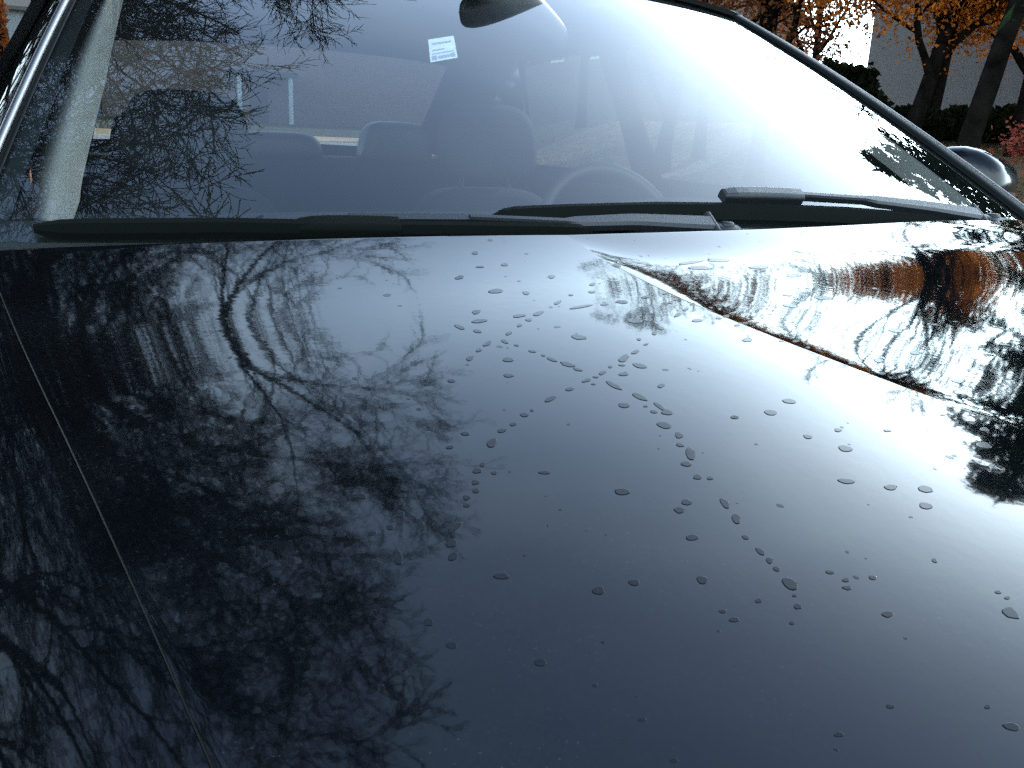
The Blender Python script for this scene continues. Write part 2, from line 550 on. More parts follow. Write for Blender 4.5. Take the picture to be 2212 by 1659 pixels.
def slab(name, x0, x1, y0, y1, z, mat, thick=0.5, label=None):
    o = MB().box((x0, y0, z - thick), (x1, y1, z)).build(name, mat)
    tag(o, kind='structure')
    return o


# street the car stands in, with a cross street behind it
base = MB().box((-400, -400, -0.62), (400, 400, -0.12)).build("ground", M_GRASS); tag(base, kind='structure')
slab("street", -1.30, 9.0, -60, 34.0, 0.0, M_ASPHALT, .11)
slab("cross_street", -150, 150, 34.0, 43.0, 0.004, M_ASPHALT, .11)
for nm, x0, x1 in (("kerb", -1.45, -1.30), ("kerb", 9.0, 9.15)):
    o = MB().box((x0, -60, -.1), (x1, 33.85, .13)).build(nm, M_CONCRETE, bevel=.02); tag(o, kind='structure')
o = MB().box((-150, 43.0, -.1), (150, 43.15, .13)).build("kerb", M_CONCRETE, bevel=.02); tag(o, kind='structure')
slab("pavement", 10.3, 11.9, -60, 33.85, .17, M_CONCRETE, .28)
slab("verge", 9.15, 10.3, -60, 33.85, .14, M_GRASS, .25)


def lawn_sheet(name, x0, x1, y0, y1, fz, nx, ny):
    X, Y = np.meshgrid(np.linspace(x0, x1, nx), np.linspace(y0, y1, ny), indexing='ij')
    o = grid(name, np.stack([X, Y, fz(X, Y)], -1), M_GRASS)
    tag(o, kind='structure')
    return o


lawn_sheet("lawn", 11.9, 120, -60, 33.85, lawn_z, 140, 60)
lawn_sheet("lawn", -120, -1.45, -60, 33.85, lambda x, y: .14 + .05 * np.sin(x * .7) * np.sin(y * .5) * sstep(-1.5, -4, x), 90, 60)
lawn_sheet("lawn", -150, 150, 43.15, 140, lambda x, y: .14 + .7 * sstep(44, 52, y) + 0 * x, 60, 40)

# fallen leaves on the lawns and the street edge


def leaf_quads(rng, P, size, flat=0.0, elong=1.5):
    """a folded leaf of two faces at every point of P"""
    n = len(P)
    d = rng.normal(size=(n, 3)); d[:, 2] *= (1 - flat); d /= np.linalg.norm(d, axis=1, keepdims=True)
    e = rng.normal(size=(n, 3)); e[:, 2] *= (1 - flat); e -= (e * d).sum(1, keepdims=True) * d; e /= np.linalg.norm(e, axis=1, keepdims=True) + 1e-9
    s = size * rng.uniform(.6, 1.3, (n, 1))
    nn = np.cross(d, e)
    a = P - d * s * elong * .5; c = P + d * s * elong * .5
    b = P + e * s * .5 + nn * s * .14; f = P - e * s * .5 + nn * s * .14
    V = np.stack([a, b, c, f], 1).reshape(-1, 3)
    k = np.arange(n)[:, None] * 4
    T = np.concatenate([k + np.array([[0, 1, 2]]), k + np.array([[0, 2, 3]])], 0)
    return V, T


rng = np.random.default_rng(11)
n = 9000
px = rng.uniform(9.2, 24, n); py = rng.uniform(-2, 30, n)
P1 = np.stack([px, py, np.where(px < 11.9, .19, lawn_z(px, py) + .02)], -1)
n = 5000
px = -1.45 - rng.exponential(3.0, n); py = rng.uniform(-4, 30, n)
P2 = np.stack([px, py, np.full(n, .2)], -1)
n = 900
px = np.concatenate([rng.uniform(-1.28, -1.0, n // 2), 9.0 - rng.exponential(.4, n - n // 2)]); py = rng.uniform(-4, 33, n)
P3 = np.stack([px, py, np.full(n, .012)], -1)
V, T = leaf_quads(rng, np.concatenate([P1, P2, P3]), .085, flat=.85, elong=1.3)
o = link("fallen_leaves", mesh_np("fallen_leaves", V, tris=T), M_ORANGE)
tag(o, "orange fallen leaves scattered over the lawns and the street edges", "leaves", kind='stuff')

# ------------------------------------------------------------------ houses


def house(name, label, x0, x1, y0, y1, z0, hwall, hroof, mwall, ridge='y', windows=(), doors=(), garage=None, posts=()):
    h = empty(name, ((x0 + x1) / 2, (y0 + y1) / 2, z0))
    tag(h, label, "house", "houses along the street")
    MB().box((x0, y0, z0 - .6), (x1, y1, z0 + hwall)).build("wall", mwall, h)
    zt = z0 + hwall; ov = .5
    m = MB()
    if ridge == 'y':
        xm = (x0 + x1) / 2
        pts = []
        for y in (y0 - ov, y1 + ov):
            pts += [(x0 - ov, y, zt - .12), (xm, y, zt + hroof), (x1 + ov, y, zt - .12), (x1 + ov, y, zt - .30), (xm, y, zt + hroof - .2), (x0 - ov, y, zt - .30)]
    else:
        ym = (y0 + y1) / 2
        pts = []
        for x in (x0 - ov, x1 + ov):
            pts += [(x, y0 - ov, zt - .12), (x, ym, zt + hroof), (x, y1 + ov, zt - .12), (x, y1 + ov, zt - .30), (x, ym, zt + hroof - .2), (x, y0 - ov, zt - .30)]
    m.poly(pts, [(0, 1, 7, 6), (1, 2, 8, 7), (2, 3, 9, 8), (3, 4, 10, 9), (4, 5, 11, 10), (5, 0, 6, 11), (5, 4, 1, 0), (4, 3, 2, 1), (6, 7, 10, 11), (7, 8, 9, 10)])
    m.build("roof", M_ROOF, h)
    # gable walls
    if ridge == 'y':
        for y in (y0 + .001, y1 - .001):
            MB().poly([(x0, y, zt), (x1, y, zt), ((x0 + x1) / 2, y, zt + hroof - .25)], [(0, 1, 2)]).build("gable", mwall, h)
    else:
        for x in (x0 + .001, x1 - .001):
            MB().poly([(x, y0, zt), (x, y1, zt), (x, (y0 + y1) / 2, zt + hroof - .25)], [(0, 1, 2)]).build("gable", mwall, h)

    def opening(face, c, zc, w, hh, nm):
        t = .06
        def bx(mb, a0, a1, b0, b1, d0, d1):
            if face == 'x0': mb.box((x0 - d1, a0, b0), (x0 - d0, a1, b1))
            elif face == 'y0': mb.box((a0, y0 - d1, b0), (a1, y0 - d0, b1))
            elif face == 'y1': mb.box((a0, y1 + d0, b0), (a1, y1 + d1, b1))
        f = MB()
        bx(f, c - w / 2 - .1, c + w / 2 + .1, zc + hh / 2, zc + hh / 2 + .12, .004, t); bx(f, c - w / 2 - .1, c + w / 2 + .1, zc - hh / 2 - .1, zc - hh / 2, .004, t + .03)
        bx(f, c - w / 2 - .1, c - w / 2, zc - hh / 2, zc + hh / 2, .004, t); bx(f, c + w / 2, c + w / 2 + .1, zc - hh / 2, zc + hh / 2, .004, t)
        bx(f, c - .02, c + .02, zc - hh / 2, zc + hh / 2, .012, t - .015); bx(f, c - w / 2, c - .02, zc - .02, zc + .02, .012, t - .02); bx(f, c + .02, c + w / 2, zc - .02, zc + .02, .012, t - .02)
        fr = f.build(nm, M_WHITE, h)
        p = MB(); bx(p, c - w / 2, c + w / 2, zc - hh / 2, zc + hh / 2, .005, .010); p.build("pane", M_PANE, fr)
    for fc, c, zc, w, hh in windows: opening(fc, c, z0 + zc, w, hh, "window")
    for fc, c, w in doors:
        d = MB()
        if fc == 'x0': d.box((x0 - .05, c - w / 2, z0), (x0 - .004, c + w / 2, z0 + 2.05))
        else: d.box((c - w / 2, y0 - .05, z0), (c + w / 2, y0 - .004, z0 + 2.05))
        d.build("door", M_SIDING_DARK, h)
    if garage:
        c, w, hh = garage
        for k in range(4):
            MB().box((x0 - .04, c - w / 2, z0 + k * hh / 4 + .01), (x0 - .004, c + w / 2, z0 + (k + 1) * hh / 4 - .01)).build("garage_panel", M_SIDING, h, bevel=.01)
    for (pxx, pyy) in posts:
        MB().box((pxx - .11, pyy - .11, z0 - .4), (pxx + .11, pyy + .11, z0 + 2.6)).build("porch_post", M_WHITE, h)
    if posts:
        ys = [q[1] for q in posts]; xs_ = [q[0] for q in posts]
        MB().box((min(xs_) - .4, min(ys) - .3, z0 + 2.6), (max(xs_) + .4, y0, z0 + 2.85)).build("porch_roof", M_ROOF, h)
    return h


zl = 1.5
house("house", "grey sided house behind the orange leaved trees, right edge", 24.0, 34.0, 2.0, 22.2, zl, 5.4, 2.8, M_SIDING, 'y',
      windows=[('x0', 5.0, 3.9, 1.1, 1.4), ('x0', 8.2, 3.9, 1.1, 1.4), ('x0', 12.5, 4.2, 1.1, 1.2), ('y1', 28, 3.9, 1.1, 1.4)], doors=[('x0', 4.6, 1.0)], garage=(9.0, 4.9, 2.3))
house("house", "dark brown house beyond the roof, left of the bright sky gap", 23.0, 33.0, 35.5, 49.0, zl, 5.6, 3.0, M_SIDING_DARK, 'y',
      windows=[('x0', 38, 3.9, 1.1, 1.4), ('x0', 42, 3.9, 1.1, 1.4), ('y0', 28, 3.9, 1.1, 1.4)])
house("house", "brick house with white porch posts seen through the rear window", 1.45, 30.0, 55.0, 65.0, .85, 5.6, 3.2, M_BRICK, 'x',
      windows=[('y0', 24.0, 4.3, 1.1, 1.4)], doors=[('y0', 10.0, 1.0)],
      posts=[(8.6, 53.2), (11.5, 53.2)])
house("house", "blue grey sided house behind the ivy trunk, far left", -16.0, 1.4, 55.0, 66.0, .85, 5.4, 2.6, M_SIDING_BLUE, 'x',
      windows=[('y0', -7.0, 4.0, 1.1, 1.5), ('y0', -11, 4.0, 1.1, 1.5), ('y0', -15, 4.0, 1.1, 1.5), ('y0', -8.0, 1.4, 1.4, 1.5)], doors=[('y0', -12.0, 1.0)])
house("house", "low dark house on the left lawn", -32.0, -19.0, 8.0, 22.0, .15, 3.2, 2.4, M_SIDING_DARK, 'y', windows=[('y0', -24, 1.6, 1.4, 1.3), ('y0', -28, 1.6, 1.4, 1.3)])

# ------------------------------------------------------------------ trees


class Tubes:
    def __init__(self): self.V, self.Q, self.n = [], [], 0

    def add(self, pts, rad, sides):
        pts = np.asarray(pts, float); rad = np.asarray(rad, float); k = len(pts)
        t = np.gradient(pts, axis=0); t /= np.linalg.norm(t, axis=1, keepdims=True) + 1e-9
        ref = np.array([0.31, 0.17, 0.93]) if abs(t[0, 2]) < .8 else np.array([0.94, 0.21, 0.11])
        s = np.cross(t, ref); s /= np.linalg.norm(s, axis=1, keepdims=True) + 1e-9
        u = np.cross(s, t)
        a = np.arange(sides) * 2 * math.pi / sides
        ring = s[:, None, :] * np.cos(a)[None, :, None] + u[:, None, :] * np.sin(a)[None, :, None]
        V = pts[:, None, :] + ring * rad[:, None, None]
        self.V.append(V.reshape(-1, 3))
        i = np.arange(k - 1)[:, None] * sides; j = np.arange(sides)[None, :]; j2 = (j + 1) % sides
        q = np.stack([i + j, i + j2, i + sides + j2, i + sides + j], -1).reshape(-1, 4) + self.n
        self.Q.append(q); self.n += k * sides

    def mesh(self, name): return mesh_np(name, np.concatenate(self.V), quads=np.concatenate(self.Q))


def skeleton(rng, height, spread, trunk_r, fork=.28, depth=5, kids=(5, 7, 6, 5, 4), lean=(0, 0), twig=.0085, droop=0.0, up=.35):
    """trunk and branches as [(level, points, radii)]"""
    out = []

    def grow(p, d, length, r, lvl):
        segs = (9, 8, 6, 5, 4, 3)[lvl]
        pts = [p.copy()]; rad = [r]
        dd = d / np.linalg.norm(d)
        bend = rng.normal(size=3) * (.10, .22, .30, .36, .40, .42)[lvl]
        for k in range(segs):
            dd = dd + bend / segs + rng.normal(size=3) * (.05, .09, .09, .08, .08, .08)[lvl]
            dd[2] += (up * .12 if lvl < 3 else -droop * .15)
            dd /= np.linalg.norm(dd)
            p = p + dd * length / segs
            pts.append(p.copy()); rad.append(max(twig * .6, r * (1 - (k + 1) / segs * (.55 if lvl == 0 else .78))))
        pts = np.array(pts); rad = np.array(rad)
        out.append((lvl, pts, rad))
        if lvl >= depth: return
        nk = kids[lvl]
        for c in range(nk):
            lo = fork if lvl == 0 else .22
            f = lo + (1 - lo) * (c + rng.uniform(.15, .85)) / nk if lvl > 0 else lo + (1 - lo) * (c / max(1, nk - 1)) ** .9
            f = min(f, .99)
            x = f * segs; i = min(int(x), segs - 1); w = x - i
            q = pts[i] * (1 - w) + pts[i + 1] * w
            ax = pts[i + 1] - pts[i]; ax /= np.linalg.norm(ax)
            side = rng.normal(size=3)
            if lvl == 0:
                an = c * 2.399 + rng.uniform(-.4, .4); side = np.array([math.cos(an), math.sin(an), 0])
            side -= side.dot(ax) * ax; side /= np.linalg.norm(side)
            an = rng.uniform(.55, .95) if lvl == 0 else rng.uniform(.35, .80)
            if lvl == 0: an *= (1.15 - .6 * f)
            nd = ax * math.cos(an) + side * math.sin(an)
            if lvl == 0: nl = spread * rng.uniform(.85, 1.2) * (1.1 - .45 * f)
            else: nl = length * rng.uniform(.42, .68) * (1.15 - .5 * f)
            rr = (rad[i] * (1 - w) + rad[i + 1] * w) * (.62 if lvl == 0 else .58)
            grow(q, nd, nl, max(rr, twig), lvl + 1)
    grow(np.zeros(3), np.array([lean[0], lean[1], 1.0]), height * .72, trunk_r, 0)
    return out


SIDES = (12, 8, 6, 4, 3, 3)


def tree_meshes(rng, **kw):
    sk = skeleton(rng, **kw)
    a, b = Tubes(), Tubes()
    for lvl, p, r in sk:
        if lvl == 0:
            r = r.copy(); r[0] *= 1.35
            a.add(p, r, SIDES[0])
        else: b.add(p, r, SIDES[lvl])
    return sk, a.mesh("trunk"), b.mesh("branches")


def put_tree(name, label, cat, loc, rz, sc, parts, group):
    t = empty(name, loc); t.rotation_euler = (0, 0, rz); t.scale = (sc, sc, sc)
    tag(t, label, cat, group)
    for pn, me, mt in parts:
        if not me.materials: me.materials.append(mt)
        o = bpy.data.objects.new(pn, me); COL.objects.link(o); o.parent = t
        for p in (): pass
    return t


def smooth_me(me): me.polygons.foreach_set("use_smooth", np.ones(len(me.polygons), dtype=bool))


rng = np.random.default_rng(5)
skA, trA, brA = tree_meshes(rng, height=13.0, spread=7.2, trunk_r=.21, fork=.20, depth=5, kids=(9, 7, 6, 7, 5))
rng = np.random.default_rng(23)
skB, trB, brB = tree_meshes(rng, height=12.0, spread=5.6, trunk_r=.17, fork=.26, depth=5, kids=(8, 7, 6, 7, 5))
for m in (trA, brA, trB, brB): smooth_me(m)
BARE = "bare trees around the street"
put_tree("bare_tree", "wide bare tree left behind the car, seen mirrored in the hood", "tree", (-2.35, 7.4, .1), .4, .84, [("trunk", trA, M_BARK), ("branches", brA, M_BARK)], BARE)
put_tree("bare_tree", "bare tree beside the ivy trunk, mirrored at the hood's left edge", "tree", (-2.7, 12.2, .1), 2.1, 1.05, [("trunk", trB, M_BARK), ("branches", brB, M_BARK)], BARE)
put_tree("bare_tree", "tall bare tree on the left lawn, mirrored high in the windshield", "tree", (-5.6, 4.8, .1), 3.6, .96, [("trunk", trA, M_BARK), ("branches", brA, M_BARK)], BARE)
put_tree("bare_tree", "bare tree far back on the left lawn", "tree", (-5.2, 19.0, .1), 5.2, 1.1, [("trunk", trB, M_BARK), ("branches", brB, M_BARK)], BARE)
put_tree("bare_tree", "bare tree right of the street, mirrored beyond the hood's crease", "tree", (15.2, 19.5, .6), 1.2, .92, [("trunk", trB, M_BARK_GREY), ("branches", brB, M_BARK_GREY)], BARE)
put_tree("bare_tree", "bare tree by the dark brown house", "tree", (17.5, 30.0, .9), 4.2, .95, [("trunk", trA, M_BARK_GREY), ("branches", brA, M_BARK_GREY)], BARE)

put_tree("bare_tree", "tallest bare tree, straight behind the car at the kerb", "tree", (-2.5, 12.6, .1), 1.3, 1.22, [("trunk", trA, M_BARK), ("branches", brA, M_BARK)], BARE)
put_tree("bare_tree", "second bare tree behind the car, crossing branches with the wide one", "tree", (-3.9, 9.6, .1), 4.6, .86, [("trunk", trA, M_BARK), ("branches", brA, M_BARK)], BARE)
put_tree("bare_tree", "slim bare tree leaning over the kerb behind the car", "tree", (-1.95, 10.6, .1), 5.6, .8, [("trunk", trB, M_BARK), ("branches", brB, M_BARK)], BARE)

# the trunk with ivy seen past the left door pillar
rng = np.random.default_rng(31)
skI, trI, brI = tree_meshes(rng, height=12.0, spread=4.5, trunk_r=.2, fork=.36, depth=4, kids=(7, 6, 5, 4))
P = []
for k in range(1300):
    h = rng.uniform(0, 4.6); a = rng.normal(-.2, .8); p = skI[0][1]; i = min(int(h / (12 * .72 / 9)), 8)
    c = p[i] + (p[i + 1] - p[i]) * ((h / (12 * .72 / 9)) - i)
    rr = np.interp(h, [0, 5], [.25, .16]) + rng.exponential(.03)
    P.append(c + np.array([math.cos(a) * rr, math.sin(a) * rr, 0]))
V, T = leaf_quads(rng, np.array(P), .08)
ivy = mesh_np("ivy", V, tris=T)
smooth_me(trI); smooth_me(brI)
put_tree("ivy_tree", "dark trunk with rusty ivy on its edge, far left past the door frame", "tree", (-1.72, 22.5, .1), 0, 1.15, [("trunk", trI, M_BARK), ("branches", brI, M_BARK), ("ivy", ivy, M_IVY)], None)


def leafy(rng, sk, minlvl, per, jitter, size, flat=.2):
    P = []
    for lvl, p, r in sk:
        if lvl >= minlvl:
            q = p[rng.integers(0, len(p), per)] + rng.normal(size=(per, 3)) * jitter
            P.append(q)
    return leaf_quads(rng, np.concatenate(P), size, flat, 1.35)


def autumn(seed, height, spread, tr, mat, name, label, loc, rz, per=9, jit=.22, size=.13, fork=.25, lean=(0, 0), kids=(8, 6, 5), group=None, cat="tree", up=.1):
    rng = np.random.default_rng(seed)
    sk, a, b = tree_meshes(rng, height=height, spread=spread, trunk_r=tr, fork=fork, depth=3, kids=kids, lean=lean, up=up)
    V, T = leafy(rng, sk, 2, per, jit, size)
    c = mesh_np("crown", V, tris=T)
    smooth_me(a); smooth_me(b)
    return put_tree(name, label, cat, loc, rz, 1.0, [("trunk", a, M_BARK), ("branches", b, M_BARK), ("crown", c, mat)], group)


G_AUT = "autumn trees in front of the houses"
autumn(41, 6.2, 3.0, .17, M_ORANGE, "autumn_tree", "orange leaved tree with slanting trunk before the grey house", (13.05, 10.9, .2), .5, per=150, jit=.27, size=.062, lean=(.05, -.02), fork=.40, kids=(10, 6, 5), group=G_AUT)
autumn(42, 7.0, 3.6, .19, M_ORANGE, "autumn_tree", "orange leaved tree behind the dark straight trunk, right edge", (16.9, 11.3, .9), 1.7, per=140, jit=.28, size=.066, fork=.34, kids=(10, 6, 5), group=G_AUT)
autumn(46, 7.5, 3.4, .17, M_ORANGE, "autumn_tree", "orange leaved tree close to the grey wall, between the other two", (18.6, 14.9, 1.35), .2, per=130, jit=.28, size=.07, fork=.34, kids=(10, 6, 5), group=G_AUT)
autumn(43, 8.5, 3.6, .18, M_RUST, "autumn_tree", "rust brown tree above the car roof, left of the sky gap", (12.7, 14.3, .2), 2.7, per=46, jit=.34, size=.085, fork=.22, kids=(11, 6, 5), group=G_AUT)
autumn(47, 9.0, 4.2, .2, M_RUST, "autumn_tree", "dark brown tree standing farthest left above the windshield", (13.6, 19.0, .3), 1.1, per=42, jit=.36, size=.09, fork=.18, kids=(11, 6, 5), group=G_AUT)
autumn(44, 9.0, 4.0, .2, M_RUST, "autumn_tree", "rust brown tree standing across the sky gap between the houses", (27.0, 27.6, 1.6), .9, per=34, jit=.34, size=.10, fork=.2, group=G_AUT)
autumn(45, 2.6, .9, .05, M_PINK, "red_shrub", "pinkish red shrub at the right edge above the side mirror", (13.7, 7.95, .3), .3, per=34, jit=.14, size=.06, fork=.12, cat="shrub")

# pine: bare dark trunk, needles high up; spruce beside the street


def pine(name, label, loc, height, tr, clear, spread, seed, whorls=16, per=7):
    rng = np.random.default_rng(seed)
    a, b = Tubes(), Tubes()
    n = 14; zz = np.linspace(0, height, n)
    p = np.stack([.10 * np.sin(zz * .7), .08 * np.cos(zz * .6), zz], -1)
    r = tr * (1 - .85 * zz / height); r[0] *= 1.3
    a.add(p, r, 12)
    P = []
    for k in range(whorls):
        f = k / (whorls - 1); z = clear + (height - clear) * f * .97
        L = spread * (1 - f) ** .75 + .25
        for j in range(per):
            an = rng.uniform(0, 6.283); l = L * rng.uniform(.6, 1.15)
            s = np.linspace(0, 1, 6)
            q = np.stack([np.cos(an) * l * s, np.sin(an) * l * s, z + l * (.10 * s - .38 * s ** 2) + .10 * l * s ** 3], -1)
            q[:, 0] += .10 * math.sin(z * .7); q[:, 1] += .08 * math.cos(z * .6)
            b.add(q, .028 * (1 - .8 * s) * (1.2 - f), 4)
            m = int(60 * l / spread) + 14
            ss = rng.uniform(.18, 1.04, m)
            c = np.stack([np.interp(ss, s, q[:, i]) for i in range(3)], -1)
            c += rng.normal(size=(m, 3)) * np.array([.13, .13, .06]) * (1.1 - .5 * ss)[:, None]
            P.append(c)
    V, T = leaf_quads(rng, np.concatenate(P), .075, .3, 3.4)
    me = [a.mesh("trunk"), b.mesh("branches"), mesh_np("needles", V, tris=T)]
    smooth_me(me[0])
    return put_tree(name, label, "tree", loc, 0, 1.0, [("trunk", me[0], M_BARK), ("branches", me[1], M_BARK), ("needles", me[2], M_NEEDLE)], None)


rng = np.random.default_rng(61)
skP, trP, brP = tree_meshes(rng, height=7.4, spread=2.6, trunk_r=.165, fork=.56, depth=4, kids=(8, 6, 6, 5), twig=.010, lean=(-.07, .05))
smooth_me(trP); smooth_me(brP)
put_tree("bare_tree", "dark straight trunk crossing the orange leaves at the right edge", "tree", (10.55, 7.6, .15), 0.0, 1.0, [("trunk", trP, M_BARK), ("branches", brP, M_BARK)], BARE)
pine("spruce_tree", "dark evergreen outside the right edge, mirrored low in the windshield", (10.0, 3.85, .14), 7.9, .17, 2.6, 2.4, 62, whorls=22, per=10)

# shrubs and hedge below the houses


def leaf_lump(name, label, cat, loc, half, n, size, mat, seed, group=None):
    rng = np.random.default_rng(seed)
    t = empty(name, loc); tag(t, label, cat, group)
    d = rng.normal(size=(n, 3)); d /= np.linalg.norm(d, axis=1, keepdims=True)
    rad = rng.uniform(.25, 1.0, (n, 1)) ** .45
    lump = 1 + .16 * np.sin(d[:, :1] * 7 + 1) * np.sin(d[:, 1:2] * 6) + .1 * np.sin(d[:, 2:3] * 9)
    P = d * rad * lump * np.array(half); P[:, 2] = np.abs(P[:, 2] + half[2] * .9)
    V, T = leaf_quads(rng, P, size, .1, 1.5)
    me = mesh_np("foliage", V, tris=T); me.materials.append(mat)
    o = bpy.data.objects.new("foliage", me); COL.objects.link(o); o.parent = t
    tb = Tubes()
    for k in range(7):
        a = rng.uniform(0, 6.28); q = np.array([[0, 0, 0], [math.cos(a) * half[0] * .3, math.sin(a) * half[1] * .3, half[2] * .7], [math.cos(a) * half[0] * .6, math.sin(a) * half[1] * .6, half[2] * 1.4]])
        tb.add(q, [.03, .02, .01], 5)
    me = tb.mesh("stems"); me.materials.append(M_BARK)
    o = bpy.data.objects.new("stems", me); COL.objects.link(o); o.parent = t
    return t


leaf_lump("evergreen_shrub", "dark round evergreen shrub under the bright sky gap", "shrub", (15.6, 15.2, .9), (1.25, 1.25, 1.05), 7000, .13, M_HEDGE, 71)
for k, (hx, hy) in enumerate(((18.0, 16.4), (17.9, 15.0), (18.1, 13.6), (18.0, 12.2), (18.0, 10.8))):
    leaf_lump("hedge_shrub", ("clipped hedge shrub beside the round evergreen", "second hedge shrub from the round evergreen", "middle hedge shrub below the grey wall", "fourth hedge shrub, nearest the dark straight trunk", "hedge shrub at the far right end")[k],
              "hedge", (hx, hy, 1.3), (.7, .95, .40), 3800, .11, M_HEDGE, 80 + k, "hedge shrubs below the grey house")

# ------------------------------------------------------------------ the car
car = empty("car", (XC, 1.4, 0.0))
tag(car, "black car with rain spotted hood, trees mirrored in its paint", "car")


def edge_right(y): return 2 * XC - hood_edge_left(y)


def hood_grid():
    nl, nr, ny = 110, 130, 150
    tl = 1 - (1 - np.linspace(0, 1, nl)) ** 1.0
    tl = 1 - (1 - np.linspace(0, 1, nl)) ** 1.25
    tr_ = np.linspace(0, 1, nr) ** 1.6
    s = np.linspace(0, 1, ny)
    s = 1 - (1 - s) ** 1.25
    yf = -1.02
    cols = []
    for side, t in [(0, q) for q in tl] + [(1, q) for q in tr_[1:]]:
        y = yf + (0.05 - yf) * s
        for _ in range(4):
            a, c, b = hood_edge_left(y), hood_crease_x(y), edge_right(y)
            x = a + (c - a) * t if side == 0 else c + (b - c) * t
            y = yf + (hood_rear_y(x) - yf) * s
        cols.append(np.stack([x, y, hood_z(x, y)], -1))
    P = np.array(cols)                            # (nx, ny, 3)
    # rolled edges: left, right, then rear, front
    def roll_x(c, sgn): return [c + np.array([sgn * a, 0, -b]) for a, b in ((.0004, .0001), (.0008, .0005), (.0010, .0012), (.0010, .012))]
    L = roll_x(P[0], -1)[::-1]; Rr = roll_x(P[-1], 1)
    P = np.concatenate([np.array(L), P, np.array(Rr)], 0)
    def roll_y(c, sgn): return [c + np.array([0, sgn * a, -b]) for a, b in ((.0014, .0003), (.0028, .0014), (.0034, .0034), (.0034, .014))]
    B = np.stack(roll_y(P[:, -1], 1), 1); F = np.stack(roll_y(P[:, 0], -1)[::-1], 1)
    return np.concatenate([F, P, B], 1)


HG = hood_grid()
hood = grid("hood", HG, [M_PAINT, M_GASKET], car)
mi = np.zeros(len(hood.data.polygons), dtype=np.int32)      # folded side edges coloured dark: shade put into the shut gaps, no bright highlight
mi[:4 * (HG.shape[1] - 1)] = 1; mi[-4 * (HG.shape[1] - 1):] = 1
hood.data.polygons.foreach_set("material_index", mi)

# fenders, doors, quarters
SIDE = 0.93
WHEEL_Y = (-0.30, 2.62)


def bottom_z(y):
    z = np.full_like(y, .24)
    for yw in WHEEL_Y:
        d = np.abs(y - yw)
        z = np.where(d < .37, np.maximum(z, .32 + np.sqrt(np.clip(.37 ** 2 - d ** 2, 0, None))), z)
    return z


def fender(sgn):
    y = np.linspace(-1.0, 0.42, 90)
    cols = []
    for yy in y:
        ye = min(yy, .07)
        xe = hood_edge_left(yy) if sgn < 0 else edge_right(yy)
        z0 = float(hood_z(hood_edge_left(ye) if sgn < 0 else edge_right(ye), ye)) + .10 * (yy - ye) - .0010
        S = abs((XC + sgn * SIDE) - xe) - .0045
        th = np.linspace(0, math.pi / 2, 26) ** 1.0
        off = S * np.sin(th) ** 1.12; dz = -.13 * off - .20 * (1 - np.cos(th)) ** 1.15
        pts = []
        pts += [(xe + sgn * (.0012 + o_ * (S - .004) / S), z0 + d_) for o_, d_ in zip(off, dz)]
        zb = float(bottom_z(np.array([yy]))[0]); zt = pts[-1][1]
        for k in range(1, 9):
            f = k / 8; z = zt + (zb - zt) * f
            pts.append((XC + sgn * (SIDE + .012 * math.sin(math.pi * f)), z))
        cols.append([(px_, yy, pz_) for px_, pz_ in pts])
    return grid("fender", np.array(cols), M_PAINT, car)


for sgn in (-1, 1):
    fo = fender(sgn)
    ys = np.linspace(-1.0, .05, 60)
    xe = hood_edge_left(ys) if sgn < 0 else edge_right(ys)
    ze = hood_z(xe, ys)
    grid("gap_dark_strip", np.stack([np.stack([xe + sgn * a_, ys, ze - b_], -1) for a_, b_ in ((-.008, .009), (-.001, .0045), (.003, .0045), (.012, .010))], 1), M_RUBBER, fo)  # added dark strip under the shut gap, stops light showing through


def side_panel(name, y0, y1, sgn, zt=.985):
    y = np.linspace(y0, y1, 24)
    cols = []
    for yy in y:
        zb = float(bottom_z(np.array([yy]))[0])
        prof = [(.845, zt + .012), (.875, zt + .006), (.895, zt - .012), (.912, zt - .06), (.932, zt - .16), (.936, zt - .28)]
        pts = list(prof)
        for k in range(1, 9):
            f = k / 8; pts.append((.936 - .02 * f, (zt - .28) + (zb - zt + .28) * f))
        cols.append([(XC + sgn * a, yy, b) for a, b in pts])
    return grid(name, np.array(cols), M_PAINT, car)


for sgn in (-1, 1):
    d1 = side_panel("door", .424, 1.42, sgn); d2 = side_panel("door", 1.425, 2.30, sgn)
    for d, yh in ((d1, 1.25), (d2, 2.1)):
        MB().sweep([(XC + sgn * .945, yh - .11, .80), (XC + sgn * .965, yh - .05, .80), (XC + sgn * .965, yh + .05, .80), (XC + sgn * .945, yh + .11, .80)], [(-.008, -.014), (.008, -.014), (.008, .014), (-.008, .014)]).build("handle", M_PAINT, d, bevel=.004)
    side_panel("rear_quarter", 2.305, 3.85, sgn)


